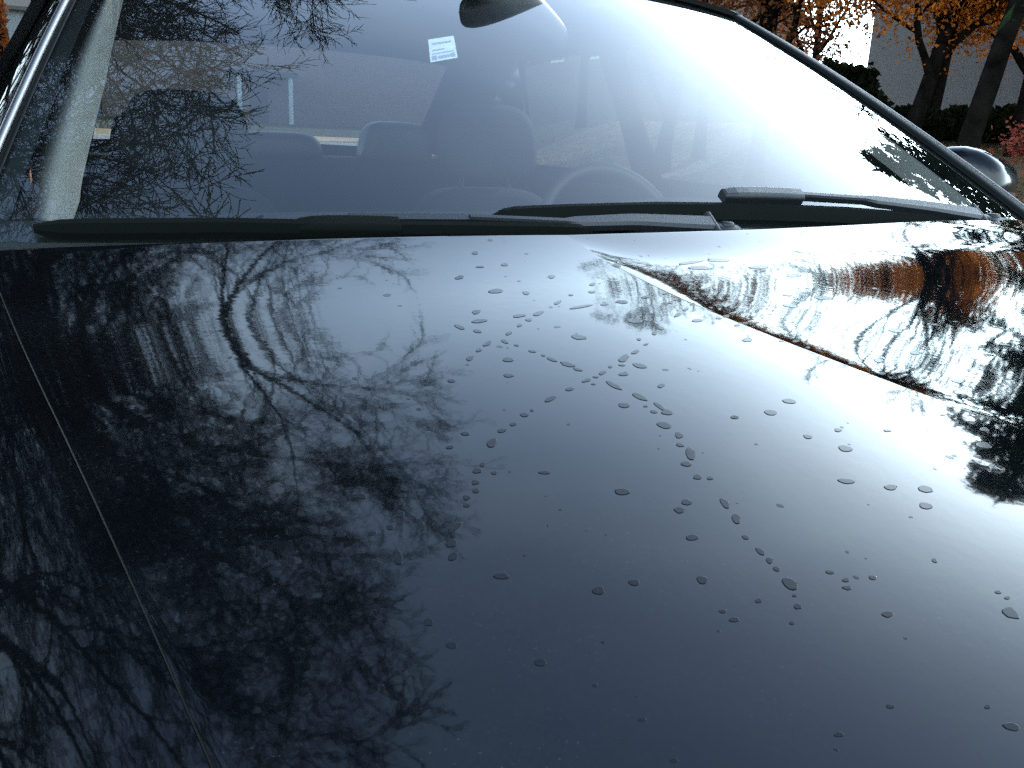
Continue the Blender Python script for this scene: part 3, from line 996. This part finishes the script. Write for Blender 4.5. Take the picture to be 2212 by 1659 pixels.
def wheel(sgn, y):
    w = empty("wheel", (0, 0, 0)); w.parent = car; w.location = Vector((XC + sgn * .80, y, .32)) - Vector(world_of(car))
    a = np.linspace(0, 2 * math.pi, 40, endpoint=False)
    prof = [(.20, -.10), (.27, -.115), (.31, -.10), (.32, -.05), (.32, .05), (.31, .10), (.27, .115), (.20, .10)]
    P = np.array([[(sgn * b, r_ * math.cos(t), r_ * math.sin(t)) for r_, b in prof] for t in a])
    me = mesh_np("tyre", P.reshape(-1, 3), quads=grid_quads(40, len(prof), True)); me.materials.append(M_RUBBER)
    o = bpy.data.objects.new("tyre", me); COL.objects.link(o); o.parent = w
    m = MB()
    for k in range(5):
        t = k * 2 * math.pi / 5
        m.sweep([(sgn * .09, .03 * math.cos(t), .03 * math.sin(t)), (sgn * .08, .21 * math.cos(t), .21 * math.sin(t))], [(-.03, -.012), (.03, -.012), (.03, .012), (-.03, .012)], up=(1, 0, 0))
    prof = [(.205, -.09), (.205, .09), (.19, .09), (.185, -.09)]
    b0 = len(m.v)
    for t in a:
        for r_, b in prof: m.v.append((sgn * b, r_ * math.cos(t), r_ * math.sin(t)))
    for i in range(40):
        for j in range(4):
            m.f.append([b0 + i * 4 + j, b0 + ((i + 1) % 40) * 4 + j, b0 + ((i + 1) % 40) * 4 + (j + 1) % 4, b0 + i * 4 + (j + 1) % 4])
    me = mesh_np("rim", m.v, polys=m.f); me.materials.append(M_STEEL)
    o = bpy.data.objects.new("rim", me); COL.objects.link(o); o.parent = w


for sgn in (-1, 1):
    for yw in WHEEL_Y: wheel(sgn, yw)

# front end
X = np.linspace(-1, 1, 60); Z = np.linspace(0, 1, 16)
UU, VV = np.meshgrid(X, Z, indexing='ij')
hx = XC + UU * .93 * (1 - .03 * VV)
fy = -1.03 - .13 * np.sqrt(np.clip(1 - UU ** 2 * .96, 0, 1)) * (.35 + .65 * np.sin(np.pi * np.clip(1 - VV * .8, 0, 1))) + .0
fz = .22 + .60 * VV - .06 * UU ** 2 * VV
grid("front_bumper", np.stack([hx, fy, fz], -1), M_PAINT, car)
for sgn in (-1, 1):
    superell("headlight", (XC + sgn * .66, -1.02, .70), (.17, .10, .06), M_HEADLIGHT, car, .6, .6)
MB().box((XC - .40, -1.17, .55), (XC + .40, -1.05, .70)).build("grille", M_PLASTIC, car, bevel=.03)
MB().box((XC - .80, -.95, .20), (XC + .80, 3.7, .27)).build("floor_pan", M_DASH, car)
MB().box((XC - .70, -.80, .30), (XC + .70, .02, .80)).build("engine_cover", M_DASH, car, bevel=.04)
MB().box((XC - .86, .02, .28), (XC + .86, .08, .955)).build("firewall", M_DASH, car)

# windshield
U, V = np.meshgrid(np.linspace(-1, 1, 90), np.linspace(0.0, 1.0, 60), indexing='ij')
windshield = grid("windshield", glass_pt(U, V), M_GLASS, car)


def on_glass(u, v, h=0.0):
    u = np.asarray(u, float); v = np.asarray(v, float)
    return glass_pt(u, v) + glass_normal(u, v) * h


def frit(u0, u1, v0, v1, nu, nv):
    U, V = np.meshgrid(np.linspace(u0, u1, nu), np.linspace(v0, v1, nv), indexing='ij')
    return grid("frit_band", on_glass(U, V, -.003), M_FRIT, windshield)


frit(-1, 1, 0.0, .045, 80, 4)
frit(-1, -.965, .046, .965, 3, 40)
frit(.955, 1, .046, .965, 3, 40)
frit(-1, 1, .966, 1.0, 80, 3)
# sticker behind the glass
U, V = np.meshgrid(np.linspace(-1, 1, 6), np.linspace(-1, 1, 6), indexing='ij')
st = grid("sticker", on_glass(-.268 + .034 * U + .010 * V, .552 + .045 * V + .013 * U, -.002), M_STICKER, windshield)
for (a0, a1, b0, b1) in ((-.84, -.52, -.86, -.54), (.54, .84, -.86, -.54), (-.4, .44, -.82, -.62), (-.8, .8, -.4, -.34), (-.8, .1, -.1, -.02), (-.75, .7, .45, .58)):
    U, V = np.meshgrid(np.linspace(a0, a1, 3), np.linspace(b0, b1, 3), indexing='ij')
    grid("print_mark", on_glass(-.268 + .034 * U + .010 * V, .552 + .045 * V + .013 * U, -.0012), M_STICKER_INK, st)

# pillars with gasket, bright trim and paint
for sgn in (-1, 1):
    vv = np.linspace(-.08, 1.02, 40)
    E = glass_pt(np.full_like(vv, sgn * 1.0), vv); Nn = glass_normal(np.full_like(vv, sgn * .97), vv)
    T_ = np.gradient(E, axis=0); T_ /= np.linalg.norm(T_, axis=1, keepdims=True)
    O = np.cross(T_, Nn) * (1 if sgn > 0 else -1); O /= np.linalg.norm(O, axis=1, keepdims=True)
    if (O[10, 0] * sgn) < 0: O = -O
    sh = -.017 if sgn < 0 else 0.0
    def strip(prof): return np.array([[E[k] + O[k] * (a + sh) + Nn[k] * b for a, b in prof] for k in range(len(vv))])
    pl = grid("pillar", strip([(.027, .0005), (.032, -.001), (.042, -.007), (.056, -.018), (.070, -.033), (.081, -.052), (.086, -.072), (.087, -.095), (.05, -.10), (.01, -.05)]), M_PAINT, car)
    grid("gasket", strip([(.011, .0008), (.012, .002), (.0175, .002), (.0185, -.003)] if sgn < 0 else [(-.024, .0012), (-.022, .006), (-.010, .010), (.008, .010), (.0175, .006), (.0185, -.003)]), M_GASKET, pl)
    grid("trim_strip", strip([(.0185, -.002), (.0185, .0045), (.0200, .0075), (.0230, .0085), (.0258, .0072), (.0268, .004), (.0268, -.003)]), M_TRIMMETAL, pl)
    grid("door_seal", strip([(.0865, -.066), (.091, -.070), (.091, -.080), (.0875, -.084)]), M_RUBBER, pl)
    # inner trim of the pillar
    vi = np.linspace(.03, .94, 30)
    wdt = np.interp(vi, [.03, .15, .5, .94], [.012, .026, .024, .010])
    uc = np.interp(vi, [.03, .2, .6, .94], [.930, .945, .955, .960])
    C0 = on_glass(sgn * uc, vi, -.025)
    sx = np.linspace(-1, 1, 9)
    Pt = np.array([[C0[k] + np.array([s * wdt[k], 0, 0]) + np.array([0, .035, -.02]) * (s * s) for s in sx] for k in range(30)])
    grid("pillar_trim", Pt, M_HEADLINER, car)

# roof
U, V = np.meshgrid(np.linspace(-1.16, 1.16, 60), np.linspace(0, 1, 40), indexing='ij')
yy = .778 + 1.50 * V; au = np.abs(U)
zz = 1.390 + .030 * (1 - np.clip(au, 0, 1) ** 2.4) + .045 * np.sin(np.pi * np.clip(V * .9 + .05, 0, 1)) - .007 - 1.9 * np.clip(au - .98, 0, None) ** 2 - .09 * np.clip(V - .6, 0, None) ** 2 * 2
roof = grid("roof", np.stack([XC + U * (.634 + .02 * np.sin(np.pi * V)), yy + .03 * np.clip(au, 0, 1) ** 2 * (1 - V), zz], -1), M_PAINT, car)
U, V = np.meshgrid(np.linspace(-1.05, 1.05, 30), np.linspace(0, 1, 20), indexing='ij')
grid("headliner", np.stack([XC + U * .62, .80 + 1.46 * V, 1.352 + .028 * (1 - np.abs(U) ** 2.4) + .035 * np.sin(np.pi * V) - .02 * V], -1), M_HEADLINER, car)
uu = np.linspace(-1, 1, 60)
MB().sweep([tuple(p) for p in on_glass(uu, np.full_like(uu, 1.004), .002)], [(-.012, -.004), (.012, -.004), (.012, .005), (-.012, .005)]).build("header_gasket", M_RUBBER, roof)
# side windows, pillars between them
for sgn in (-1, 1):
    def sp(a, y, z): return (XC + sgn * a, y, z)
    for pts in ([sp(.868, .46, 1.0), sp(.868, 1.36, 1.0), sp(.70, 1.36, 1.368), sp(.695, .98, 1.352)], [sp(.868, 1.46, 1.0), sp(.855, 2.14, 1.0), sp(.70, 1.98, 1.36), sp(.70, 1.46, 1.37)]):
        w = MB().poly(pts, [(0, 1, 2, 3)]).build("side_window", M_SIDEGLASS, car)
        MB().sweep([Vector(p) for p in pts] + [Vector(pts[0])], [(-.012, -.012), (.012, -.012), (.012, .012), (-.012, .012)], cap=False).build("window_seal", M_RUBBER, w)
    MB().sweep([sp(.872, 1.41, .98), sp(.705, 1.41, 1.372)], [(-.045, -.012), (.045, -.012), (.045, .012), (-.045, .012)], up=(sgn, 0, .4)).build("centre_pillar", M_RUBBER, car)
    MB().poly([sp(.858, 2.16, .985), sp(.85, 2.86, .985), sp(.62, 2.83, 1.03), sp(.555, 2.22, 1.395), sp(.70, 2.0, 1.362)], [(0, 1, 2, 3, 4)]).build("rear_pillar", M_PAINT, car)
    MB().poly([sp(.87, .10, .99), sp(.87, .46, .99), sp(.70, .97, 1.35), sp(.715, .83, 1.345)], [(0, 1, 2, 3)]).build("door_corner", M_PLASTIC, car)
U, V = np.meshgrid(np.linspace(-1, 1, 30), np.linspace(0, 1, 20), indexing='ij')
grid("rear_window", np.stack([XC + U * (.58 + .06 * V), 2.27 + .60 * V - .05 * U ** 2, 1.388 - .32 * V + .03 * (1 - U ** 2) * (1 - V)], -1), M_REARGLASS, car)
U, V = np.meshgrid(np.linspace(-1, 1, 30), np.linspace(0, 1, 20), indexing='ij')
grid("trunk_lid", np.stack([XC + U * .86, 2.83 + 1.02 * V, 1.04 - .02 * U ** 2 - .05 * V - .75 * np.clip(V - .85, 0, None) ** 1 * 4 * .6], -1), M_PAINT, car)
MB().box((XC - .92, 3.70, .24), (XC + .92, 3.92, .80)).build("rear_bumper", M_PAINT, car, bevel=.06)

# cowl between hood and glass
U, V = np.meshgrid(np.linspace(-1, 1, 80), np.linspace(0, 1, 14), indexing='ij')
gx = XC + U * .815
y0 = hood_rear_y(gx) - .035; y1 = glass_pt(U, np.full_like(U, .004))[..., 1]
z0 = hood_z(gx, hood_rear_y(gx)) - .030; z1 = np.full_like(U, 1.0045)
grid("cowl", np.stack([gx, y0 + (y1 - y0) * V, z0 + (z1 - z0) * V - .010 * np.sin(np.pi * V)], -1), M_COWL, car)

# wipers: arm, blade, pivot


def curve(uv, h, n=24):
    uv = np.array(uv); t = np.linspace(0, 1, len(uv)); s = np.linspace(0, 1, n)
    return on_glass(np.interp(s, t, uv[:, 0]), np.interp(s, t, uv[:, 1]), h)


def wiper(blade_uv, arm_uv, clip_uv, pivot_uv, arm_w, arm_h, clip_h):
    w = empty("wiper", (0, 0, 0)); w.parent = car; w.location = -Vector(world_of(car))
    n_ = tuple(np.mean(glass_normal(np.array([q[0] for q in blade_uv]), np.array([q[1] for q in blade_uv])), axis=0))
    b = curve(blade_uv, .008, 30)
    sc = np.interp(np.linspace(0, 1, 30), [0, .02, .06, .94, .98, 1], [.35, .8, 1, 1, .8, .35])
    # spoiler-shaped rubber beam
    MB().sweep([tuple(p) for p in b], [(-.011, -.012), (.010, -.012), (.012, -.002), (.005, .006), (-.002, .013), (-.008, .012), (-.012, .002)], up=n_, scales=[float(s) for s in sc]).build("blade", M_RUBBER, w, smooth=False)
    a = curve(arm_uv, arm_h, 20)
    MB().sweep([tuple(p) for p in a], [(-.010, -.005), (.010, -.005), (.0095, .003), (.006, .006), (-.006, .006), (-.0095, .003)], up=n_, scales=[(float(q), 1.0) for q in np.interp(np.linspace(0, 1, 20), [0, .32, .36, 1], arm_w)]).build("arm", M_PLASTIC, w)
    c = curve(clip_uv, clip_h, 8)
    MB().sweep([tuple(p) for p in c], [(-.012, -.010), (.012, -.010), (.012, .006), (.008, .011), (-.008, .011), (-.012, .006)], up=n_, scales=[.75, .95, 1, 1, 1, 1, 1, .95]).build("clip", M_PLASTIC if clip_h > .015 else M_RUBBER, w, bevel=.002)
    q0, q1 = a[-5], a[-1]
    sd = np.cross(q1 - q0, np.array(n_)); sd /= np.linalg.norm(sd)
    MB().tube([tuple(q1 - sd * .019), tuple(q1 + sd * .019)], .0065, 12).build("hinge_pin", M_PLASTIC, w, smooth=False)
    superell("arm_nut", tuple(on_glass(*pivot_uv, arm_h + .003)), (.009, .009, .006), M_PLASTIC, w, .5, .6, n=12, m=8)
    p = on_glass(*pivot_uv, arm_h - .012)
    superell("pivot_cap", tuple(p), (.030, .022, .016), M_PLASTIC, w, .8, .8, n=20, m=12)
    return w


wiper([(-.333, .032), (-.208, .040), (-.027, .047), (.173, .046), (.393, .036), (.70, .010)], [(.29, .068), (.453, .058), (.60, .040), (.735, .016)], [(.115, .070), (.20, .071), (.292, .068)], (.765, .004), [.45, .5, .95, 1.6], .024, .022)
wiper([(-.17, .006), (-.372, .012), (-.58, .016), (-.715, .020), (-.93, .016)], [(-.372, .024), (-.21, .014), (-.09, .019), (.062, .010)], [(-.62, .014), (-.55, .014), (-.48, .012)], (.085, .002), [.4, .45, .95, 1.5], .014, .010)
# thin front part of the passenger arm
pw = [c for c in car.children if c.name.startswith("wiper")][-1]
nn_ = tuple(glass_normal(np.array(-.4), np.array(.04)))
MB().sweep([tuple(p) for p in curve([(-.55, .026), (-.372, .024)], .014, 8)], [(-.005, -.004), (.005, -.004), (.005, .004), (-.005, .004)], up=nn_).build("arm_rod", M_PLASTIC, pw)

# door mirror on the driver's side, and its twin


def door_mirror(sgn):
    m = empty("door_mirror", (0, 0, 0)); m.parent = car; m.location = -Vector(world_of(car))
    c = np.array([XC + sgn * 1.025, .43, 1.036])

    def shape(P):
        Q = P.copy()
        yn = P[:, :, 1] / .085
        k = 1 - .32 * np.clip(-yn, 0, 1) ** 1.6
        Q[..., 0] *= k; Q[..., 2] *= k * (1 - .18 * np.clip(P[..., 0] * sgn / .115, -1, 1))
        Q[..., 1] += .25 * (P[..., 0] * sgn)
        return Q
    h = superell("housing", tuple(c), (.102, .080, .092), M_PLASTIC, m, .42, .48, fn=shape)

    def cap(P):
        Q = P.copy(); Q[..., 2] = np.maximum(Q[..., 2], -.018)
        return shape(Q)
    superell("cap", tuple(c + np.array([0, -.004, 0])), (.107, .083, .096), M_HOUSING, m, .42, .48, fn=cap)
    superell("mirror_glass", tuple(c + np.array([0, .085, 0])), (.086, .006, .066), M_CHROME, m, .5, .5, n=24, m=12)
    MB().sweep([(XC + sgn * .885, .36, 1.0), (XC + sgn * .94, .38, 1.02), (XC + sgn * 1.0, .41, 1.04)], [(-.03, -.016), (.03, -.016), (.03, .016), (-.03, .016)]).build("bracket", M_PLASTIC, m, bevel=.008)


door_mirror(1); door_mirror(-1)

# interior
U, V = np.meshgrid(np.linspace(-1, 1, 60), np.linspace(0, 1, 24), indexing='ij')
hump = .030 * np.exp(-((U - .5) / .26) ** 2) * sstep(.35, .8, V)
dz = .955 + .030 * np.sin(np.pi * np.clip(V, 0, 1) * .5) + hump - .45 * np.clip(V - .86, 0, None) ** 2 * 14
dash = grid("dashboard", np.stack([XC + U * .80, .14 + .54 * V - .05 * U ** 2 + .02, dz], -1), M_DASH, car)
MB().box((XC - .80, .60, .50), (XC + .80, .66, .93)).build("glove_panel", M_DASH, dash, bevel=.02)
a = np.linspace(0, 2 * math.pi, 48, endpoint=False); b = np.linspace(0, 2 * math.pi, 10, endpoint=False)
ring = np.array([[((.185 + .014 * math.cos(q)) * math.cos(p), .014 * math.sin(q), (.185 + .014 * math.cos(q)) * math.sin(p)) for q in b] for p in a])
ca, sa = math.cos(R(-25)), math.sin(R(-25))
ring = np.stack([ring[..., 0], ring[..., 1] * ca - ring[..., 2] * sa, ring[..., 1] * sa + ring[..., 2] * ca], -1) + np.array([XC + .40, .86, .885])
P = np.concatenate([ring, ring[:, :1]], 1)
wheel_o = empty("steering_wheel"); wheel_o.parent = car; wheel_o.location = -Vector(world_of(car))
grid("rim", P, M_FABRIC_EDGE, wheel_o, closed_u=True)
superell("airbag_cover", (XC + .40, .85, .87), (.08, .04, .07), M_DASH, wheel_o)
m = MB()
for t in (R(0), R(180), R(270)):
    m.sweep([(XC + .40, .85, .87), (XC + .40 + .185 * math.cos(t), .86 + .08 * math.sin(t), .885 + .17 * math.sin(t))], [(-.014, -.008), (.014, -.008), (.014, .008), (-.014, .008)])
m.build("spokes", M_DASH, wheel_o)


def front_seat(x, y, zh, name="front_seat"):
    s = empty(name); s.parent = car; s.location = -Vector(world_of(car))
    superell("backrest", (x, y + .02, .66), (.25, .085, .30), M_FABRIC, s, .45, .45, taper=.10, lean=.20)
    superell("cushion", (x, y - .30, .42), (.26, .28, .09), M_FABRIC, s, .5, .5)
    superell("headrest", (x, y + .065, zh), (.148, .055, .105), M_FABRIC, s, .55, .45, taper=.10, lean=.15)
    for q in (-.078, .078):
        MB().tube([(x + q, y + .075, .90), (x + q, y + .06, zh)], .0075, 10).build("headrest_post", M_CHROME, s, smooth=True)


front_seat(-.350, 1.50, 1.085)
front_seat(.490, 1.52, 1.095)
rs = empty("rear_seat"); rs.parent = car; rs.location = -Vector(world_of(car))
superell("bench_backrest", (XC, 2.46, .72), (.68, .11, .285), M_FABRIC, rs, .3, .3, lean=.12)
superell("bench_cushion", (XC, 2.10, .44), (.68, .34, .11), M_FABRIC, rs, .3, .3)
superell("headrest", (XC - .02, 2.47, 1.035), (.150, .065, .052), M_FABRIC_EDGE, rs, .55, .45, taper=.10)
superell("headrest", (XC + .42, 2.47, 1.055), (.135, .065, .085), M_FABRIC_EDGE, rs, .5, .4, taper=.14)
superell("headrest", (XC - .44, 2.47, 1.055), (.135, .065, .085), M_FABRIC_EDGE, rs, .5, .4, taper=.14)
MB().box((XC - .74, 2.56, .93), (XC + .74, 2.86, .985)).build("parcel_shelf", M_DASH, car, bevel=.01)
for sgn in (-1, 1):
    MB().box((XC + sgn * .84 - .02, .45, .30), (XC + sgn * .84 + .02, 2.3, .975)).build("door_lining", M_DASH, car, bevel=.01)
# inside mirror
im = empty("inside_mirror"); im.parent = car; im.location = -Vector(world_of(car))
cr, sr = math.cos(R(24)), math.sin(R(24))


def rollm(P):
    x, y, z = P[..., 0], P[..., 1], P[..., 2]
    z = z * (1 - .25 * np.clip(x / .13, -1, 1))
    return np.stack([x * cr + z * sr + .15 * y, y + .25 * x, -x * sr + z * cr], -1)


superell("shell", (.118, .655, 1.338), (.125, .028, .040), M_PLASTIC, im, .6, .7, fn=rollm)
MB().tube([(.085, .66, 1.35), (.085, .70, 1.385)], .012, 10).build("stalk", M_PLASTIC, im)

# ------------------------------------------------------------------ rain drops on the hood
M_WATER, nt, bs = mat_base("drying_water")
bs.inputs["Base Color"].default_value = (.008, .008, .010, 1)
bs.inputs["Roughness"].default_value = .15
bs.inputs["IOR"].default_value = 1.27
M_RIM, nt, bs = mat_base("drop_rim")
bs.inputs["Base Color"].default_value = (.004, .005, .006, 1)
bs.inputs["Roughness"].default_value = .06
bs.inputs["IOR"].default_value = 1.18
DROPS = [(-273,-107,83,1,-23,-55),(-320,-174,76,-5,-16,-40),(-342,-182,27,-54,-20,-35),(-331,-195,32,-25,-16,-31),(-334,-222,54,28,-8,-34),(-346,-232,32,2,-10,-29),(-359,-244,44,28,-6,-35),(-318,-222,18,-35,-19,-29),(-312,-232,18,-10,-11,-21),(-307,-207,41,17,-10,-31),(-290,-193,31,9,-11,-30),(-280,-172,65,0,-16,-36),(-260,-171,67,27,-17,-45),(-276,-183,29,-8,-17,-35),(-228,-149,56,33,-13,-37),(-211,-164,145,27,-16,-31),(-185,-163,47,-1,-15,-25),(-163,-160,66,-19,-29,-44),(-130,-152,56,1,-17,-27),(-101,-145,44,8,-13,-20),(-180,-209,71,-15,-36,-55),(-252,-231,56,-33,-33,-53),(-331,-256,44,-18,-19,-39),(-343,-282,40,-13,-15,-31),(-305,-247,30,-17,-11,-20),(-300,-257,13,-12,-10,-17),(-297,-266,24,-46,-18,-24),(-289,-278,47,-48,-23,-34),(-286,-289,29,-29,-14,-20),(-279,-305,22,-12,-10,-15),(-289,-308,48,12,-10,-26),(-270,-300,41,12,-12,-29),(-258,-292,19,-6,-12,-19),(-287,-315,18,-6,-9,-15),(-273,-322,26,-79,-25,-26),(-238,-281,69,30,-21,-54),(-221,-272,54,21,-13,-30),(-233,-297,46,-38,-28,-36),(-255,-307,38,-14,-18,-27),(-237,-333,37,3,-17,-30),(-264,-344,30,-62,-29,-31),(-283,-352,40,-23,-22,-31),(-258,-362,7,-80,-21,-17),(-258,-371,35,-18,-27,-35),(-271,-386,42,-33,-30,-37),(-267,-367,20,-19,-15,-19),(-269,-401,22,-25,-27,-29),(-276,-412,20,-22,-17,-18),(-274,-421,9,-36,-38,-31),(-309,-317,40,-2,-12,-25),(-330,-326,65,25,-9,-32),(-351,-337,14,-5,-8,-17),(-359,-341,30,-11,-14,-29),(-372,-350,30,3,-7,-23),(-383,-355,38,-1,-9,-24),(-396,-367,46,26,-3,-45),(-408,-350,31,-12,-10,-23),(-424,-362,29,-3,-6,-19),(-388,-276,29,-10,-11,-28),(-179,-239,36,10,-26,-47),(-166,-231,30,-6,-21,-31),(-128,-203,67,34,-18,-36),(-110,-191,43,14,-20,-32),(-91,-177,47,18,-19,-30),(-118,-220,55,-10,-28,-37),(-113,-170,31,-5,-24,-34),(-100,-162,49,23,-19,-34),(-101,-272,50,-9,-32,-38),(-213,-392,32,-9,-19,-23),(-102,-54,46,-22,-43,-62),(2,-65,149,-29,-45,-58),(3,-47,228,37,-26,-39),(45,-45,147,-27,-34,-43),(-41,-102,68,-5,-40,-54),(-61,-141,38,-10,-24,-31),(-178,-128,37,-6,-20,-34),(-197,-79,37,-6,-28,-51),(-260,-40,42,-7,-12,-27),(-249,-2,36,-5,-20,-45),(-231,-38,42,-6,-18,-39),(-246,-118,28,-25,-25,-43),(-293,-64,56,8,-17,-48),(-314,-153,47,15,-16,-48),(-204,-132,24,-5,-15,-26),(-165,-107,43,8,-21,-40),(-78,-213,55,17,-24,-33),(-85,-238,33,-5,-16,-20),(-72,-233,38,0,-20,-24),(-91,-218,30,-5,-19,-24),(-202,-260,30,7,-10,-19),(-202,-249,22,-5,-15,-23),(-268,-358,18,-5,-9,-13),(-247,-292,27,-13,-9,-14),(83,-72,136,-16,-47,-55),(106,-105,105,-14,-50,-55),(21,-194,67,-35,-51,-52),(81,-179,102,-33,-60,-60),(83,-276,78,-22,-53,-47),(52,-326,56,-21,-38,-32),(37,-384,51,-30,-46,-34),(172,-330,59,-22,-28,-20),(-3,-157,48,-43,-41,-44),(44,-164,56,-26,-27,-28),(100,-158,53,-8,-25,-26),(47,-43,125,-42,-38,-47),(-102,-272,50,-9,-32,-38),(-36,-334,49,-4,-37,-35),(-26,-358,39,-4,-27,-25),(-3,-333,47,-21,-40,-35),(-153,-383,44,-28,-32,-32),(-181,-394,39,-25,-34,-35),(-213,-392,29,-13,-18,-21),(-179,-431,27,-17,-24,-23),(-149,-430,26,-14,-19,-18),(-111,-441,28,-14,-17,-15),(-42,-433,25,-6,-20,-17),(-29,-460,31,-18,-38,-26),(-52,-281,58,11,-23,-27),(-69,-280,29,-5,-19,-21),(-53,-297,41,8,-20,-23),(-77,-213,48,10,-25,-33),(-72,-233,43,6,-22,-27),(-86,-238,30,-5,-16,-20),(143,-271,43,-16,-28,-23),(-38,-441,16,-7,-14,-11),(-164,-452,38,-33,-35,-29),(-53,-478,52,-30,-48,-33),(-195,-484,47,-29,-26,-23),(-171,-499,40,-18,-29,-25),(-149,-508,30,-35,-40,-26),(-165,-522,36,-22,-35,-26),(-276,-424,-22,-66,-43,-15),(-286,-433,31,-21,-21,-25),(-288,-448,30,-10,-18,-25),(-343,-445,45,-17,-21,-33),(-311,-468,32,-16,-19,-24),(-320,-473,29,-19,-21,-25),(-289,-477,-2,-49,-30,-15),(-292,-492,-15,-46,-35,-9),(-328,-497,38,-14,-17,-23),(-298,-508,16,-15,-15,-14),(-298,-521,7,-34,-21,-12),(-298,-529,16,-12,-21,-20),(-299,-536,15,-14,-16,-14),(-300,-548,17,-45,-39,-23),(-308,-563,16,-15,-18,-14),(-304,-556,12,-5,-8,-9),(-344,-528,25,-20,-23,-23),(-380,-516,31,-12,-13,-20),(-401,-514,31,-13,-16,-27),(-444,-485,39,-16,-11,-23),(-325,-552,19,-7,-12,-14),(-266,-585,33,-9,-18,-19),(-200,-609,25,-34,-44,-22),(-266,-659,32,-20,-23,-15),(-311,-629,19,-8,-10,-10),(-267,-647,16,-6,-11,-8),(-345,-631,20,-8,-11,-11),(-272,-549,21,-13,-13,-11),(-268,-557,19,-10,-14,-13),(-272,-562,23,-12,-15,-14),(-252,-561,16,-15,-16,-11),(-205,-563,4,-17,-17,-8),(-451,-544,27,-11,-11,-22),(-486,-518,26,-11,-8,-21),(-379,-410,36,-14,-9,-18),(-409,-399,19,-7,-8,-18),(-418,-393,32,2,-8,-30),(-412,-388,21,4,-5,-22),(-424,-404,24,-10,-10,-23),(-427,-412,21,-8,-11,-24),(-435,-416,24,-9,-9,-22),(-438,-423,22,-9,-8,-18),(-452,-439,53,24,1,-27),(-459,-451,33,-4,-9,-31),(-462,-461,34,15,2,-29),(-346,-558,28,-8,-10,-15),(-348,-551,18,-7,-9,-12),(-319,-571,14,-6,-9,-10),(-192,-595,16,-11,-13,-8),(-281,-452,22,-7,-11,-15),(-191,-600,16,-6,-12,-9),(-493,-391,29,-23,-11,-26),(-470,-400,22,-9,-8,-22),(-473,-407,19,-8,-7,-20),(-477,-416,24,-14,-12,-30),(-490,-450,-17,-60,-26,7),(-497,-426,28,0,-2,-18),(-505,-426,20,-9,-6,-19),(-513,-420,25,-11,-7,-24),(-486,-425,21,-9,-8,-23),(-510,-472,19,-8,-4,-13),(-491,-500,23,-10,-9,-24)]
rng = np.random.default_rng(91)


def drop_mesh(x, y, e1, e2, wob, h, seg=14):
    a = np.arange(seg) * 2 * math.pi / seg
    ph = rng.uniform(0, 6.28, 4)
    k = 1 + wob * (np.sin(2 * a + ph[0]) * .5 + np.sin(3 * a + ph[1]) * .6 + np.sin(5 * a + ph[2]) * .35) + rng.normal(size=seg) * wob * .25
    rings = []
    for f, hh in ((1.0, .00003), (.95, h * .8), (.89, h), (.82, h)):
        q1 = np.cos(a) * k * f; q2 = np.sin(a) * k * f
        X = x + q1 * e1[0] + q2 * e2[0]; Y = y + q1 * e1[1] + q2 * e2[1]
        rings.append(np.stack([X, Y, hood_z(X, Y) + hh], -1))
    c = np.array([[x, y, float(hood_z(x, y)) + h]])
    V = np.concatenate(rings + [c])
    i = np.arange(seg); j = (i + 1) % seg
    Q = np.concatenate([np.stack([r_ * seg + i, r_ * seg + j, (r_ + 1) * seg + j, (r_ + 1) * seg + i], -1) for r_ in range(3)])
    T = np.stack([3 * seg + i, 3 * seg + j, np.full(seg, 4 * seg)], -1)
    return V, Q, T


for (x, y, a1, a2, b1, b2) in DROPS:
    V, Q, T = drop_mesh(x / 1000, y / 1000, (a1 / 1e4, a2 / 1e4), (b1 / 1e4, b2 / 1e4), rng.uniform(.05, .16), .00035)
    me = mesh_np("water_drop", V, quads=Q, tris=T)
    o = link("water_drop", me, [M_WATER, M_RIM], hood, True)
    mi = np.zeros(len(me.polygons), dtype=np.int32); mi[:28] = 1
    me.polygons.foreach_set("material_index", mi)
VV, QQ, TT, nn = [], [], [], 0
for k in range(500):
    y = rng.uniform(-.95, .06); x = rng.uniform(-.66, .60)
    if y > hood_rear_y(x) - .01 or x < hood_edge_left(y) + .02: continue
    r_ = .0007 + rng.exponential(.0009); r_ = min(r_, .0045); an = rng.uniform(0, 6.28); el = rng.uniform(.6, 1)
    V, Q, T = drop_mesh(x, y, (r_ * math.cos(an), r_ * math.sin(an)), (-r_ * el * math.sin(an), r_ * el * math.cos(an)), .12, .00012, 8)
    VV.append(V); QQ.append(Q + nn); TT.append(T + nn); nn += len(V)
o = link("fine_droplets", mesh_np("fine_droplets", np.concatenate(VV), quads=np.concatenate(QQ), tris=np.concatenate(TT)), M_WATER, hood, True)
o["kind"] = "stuff"
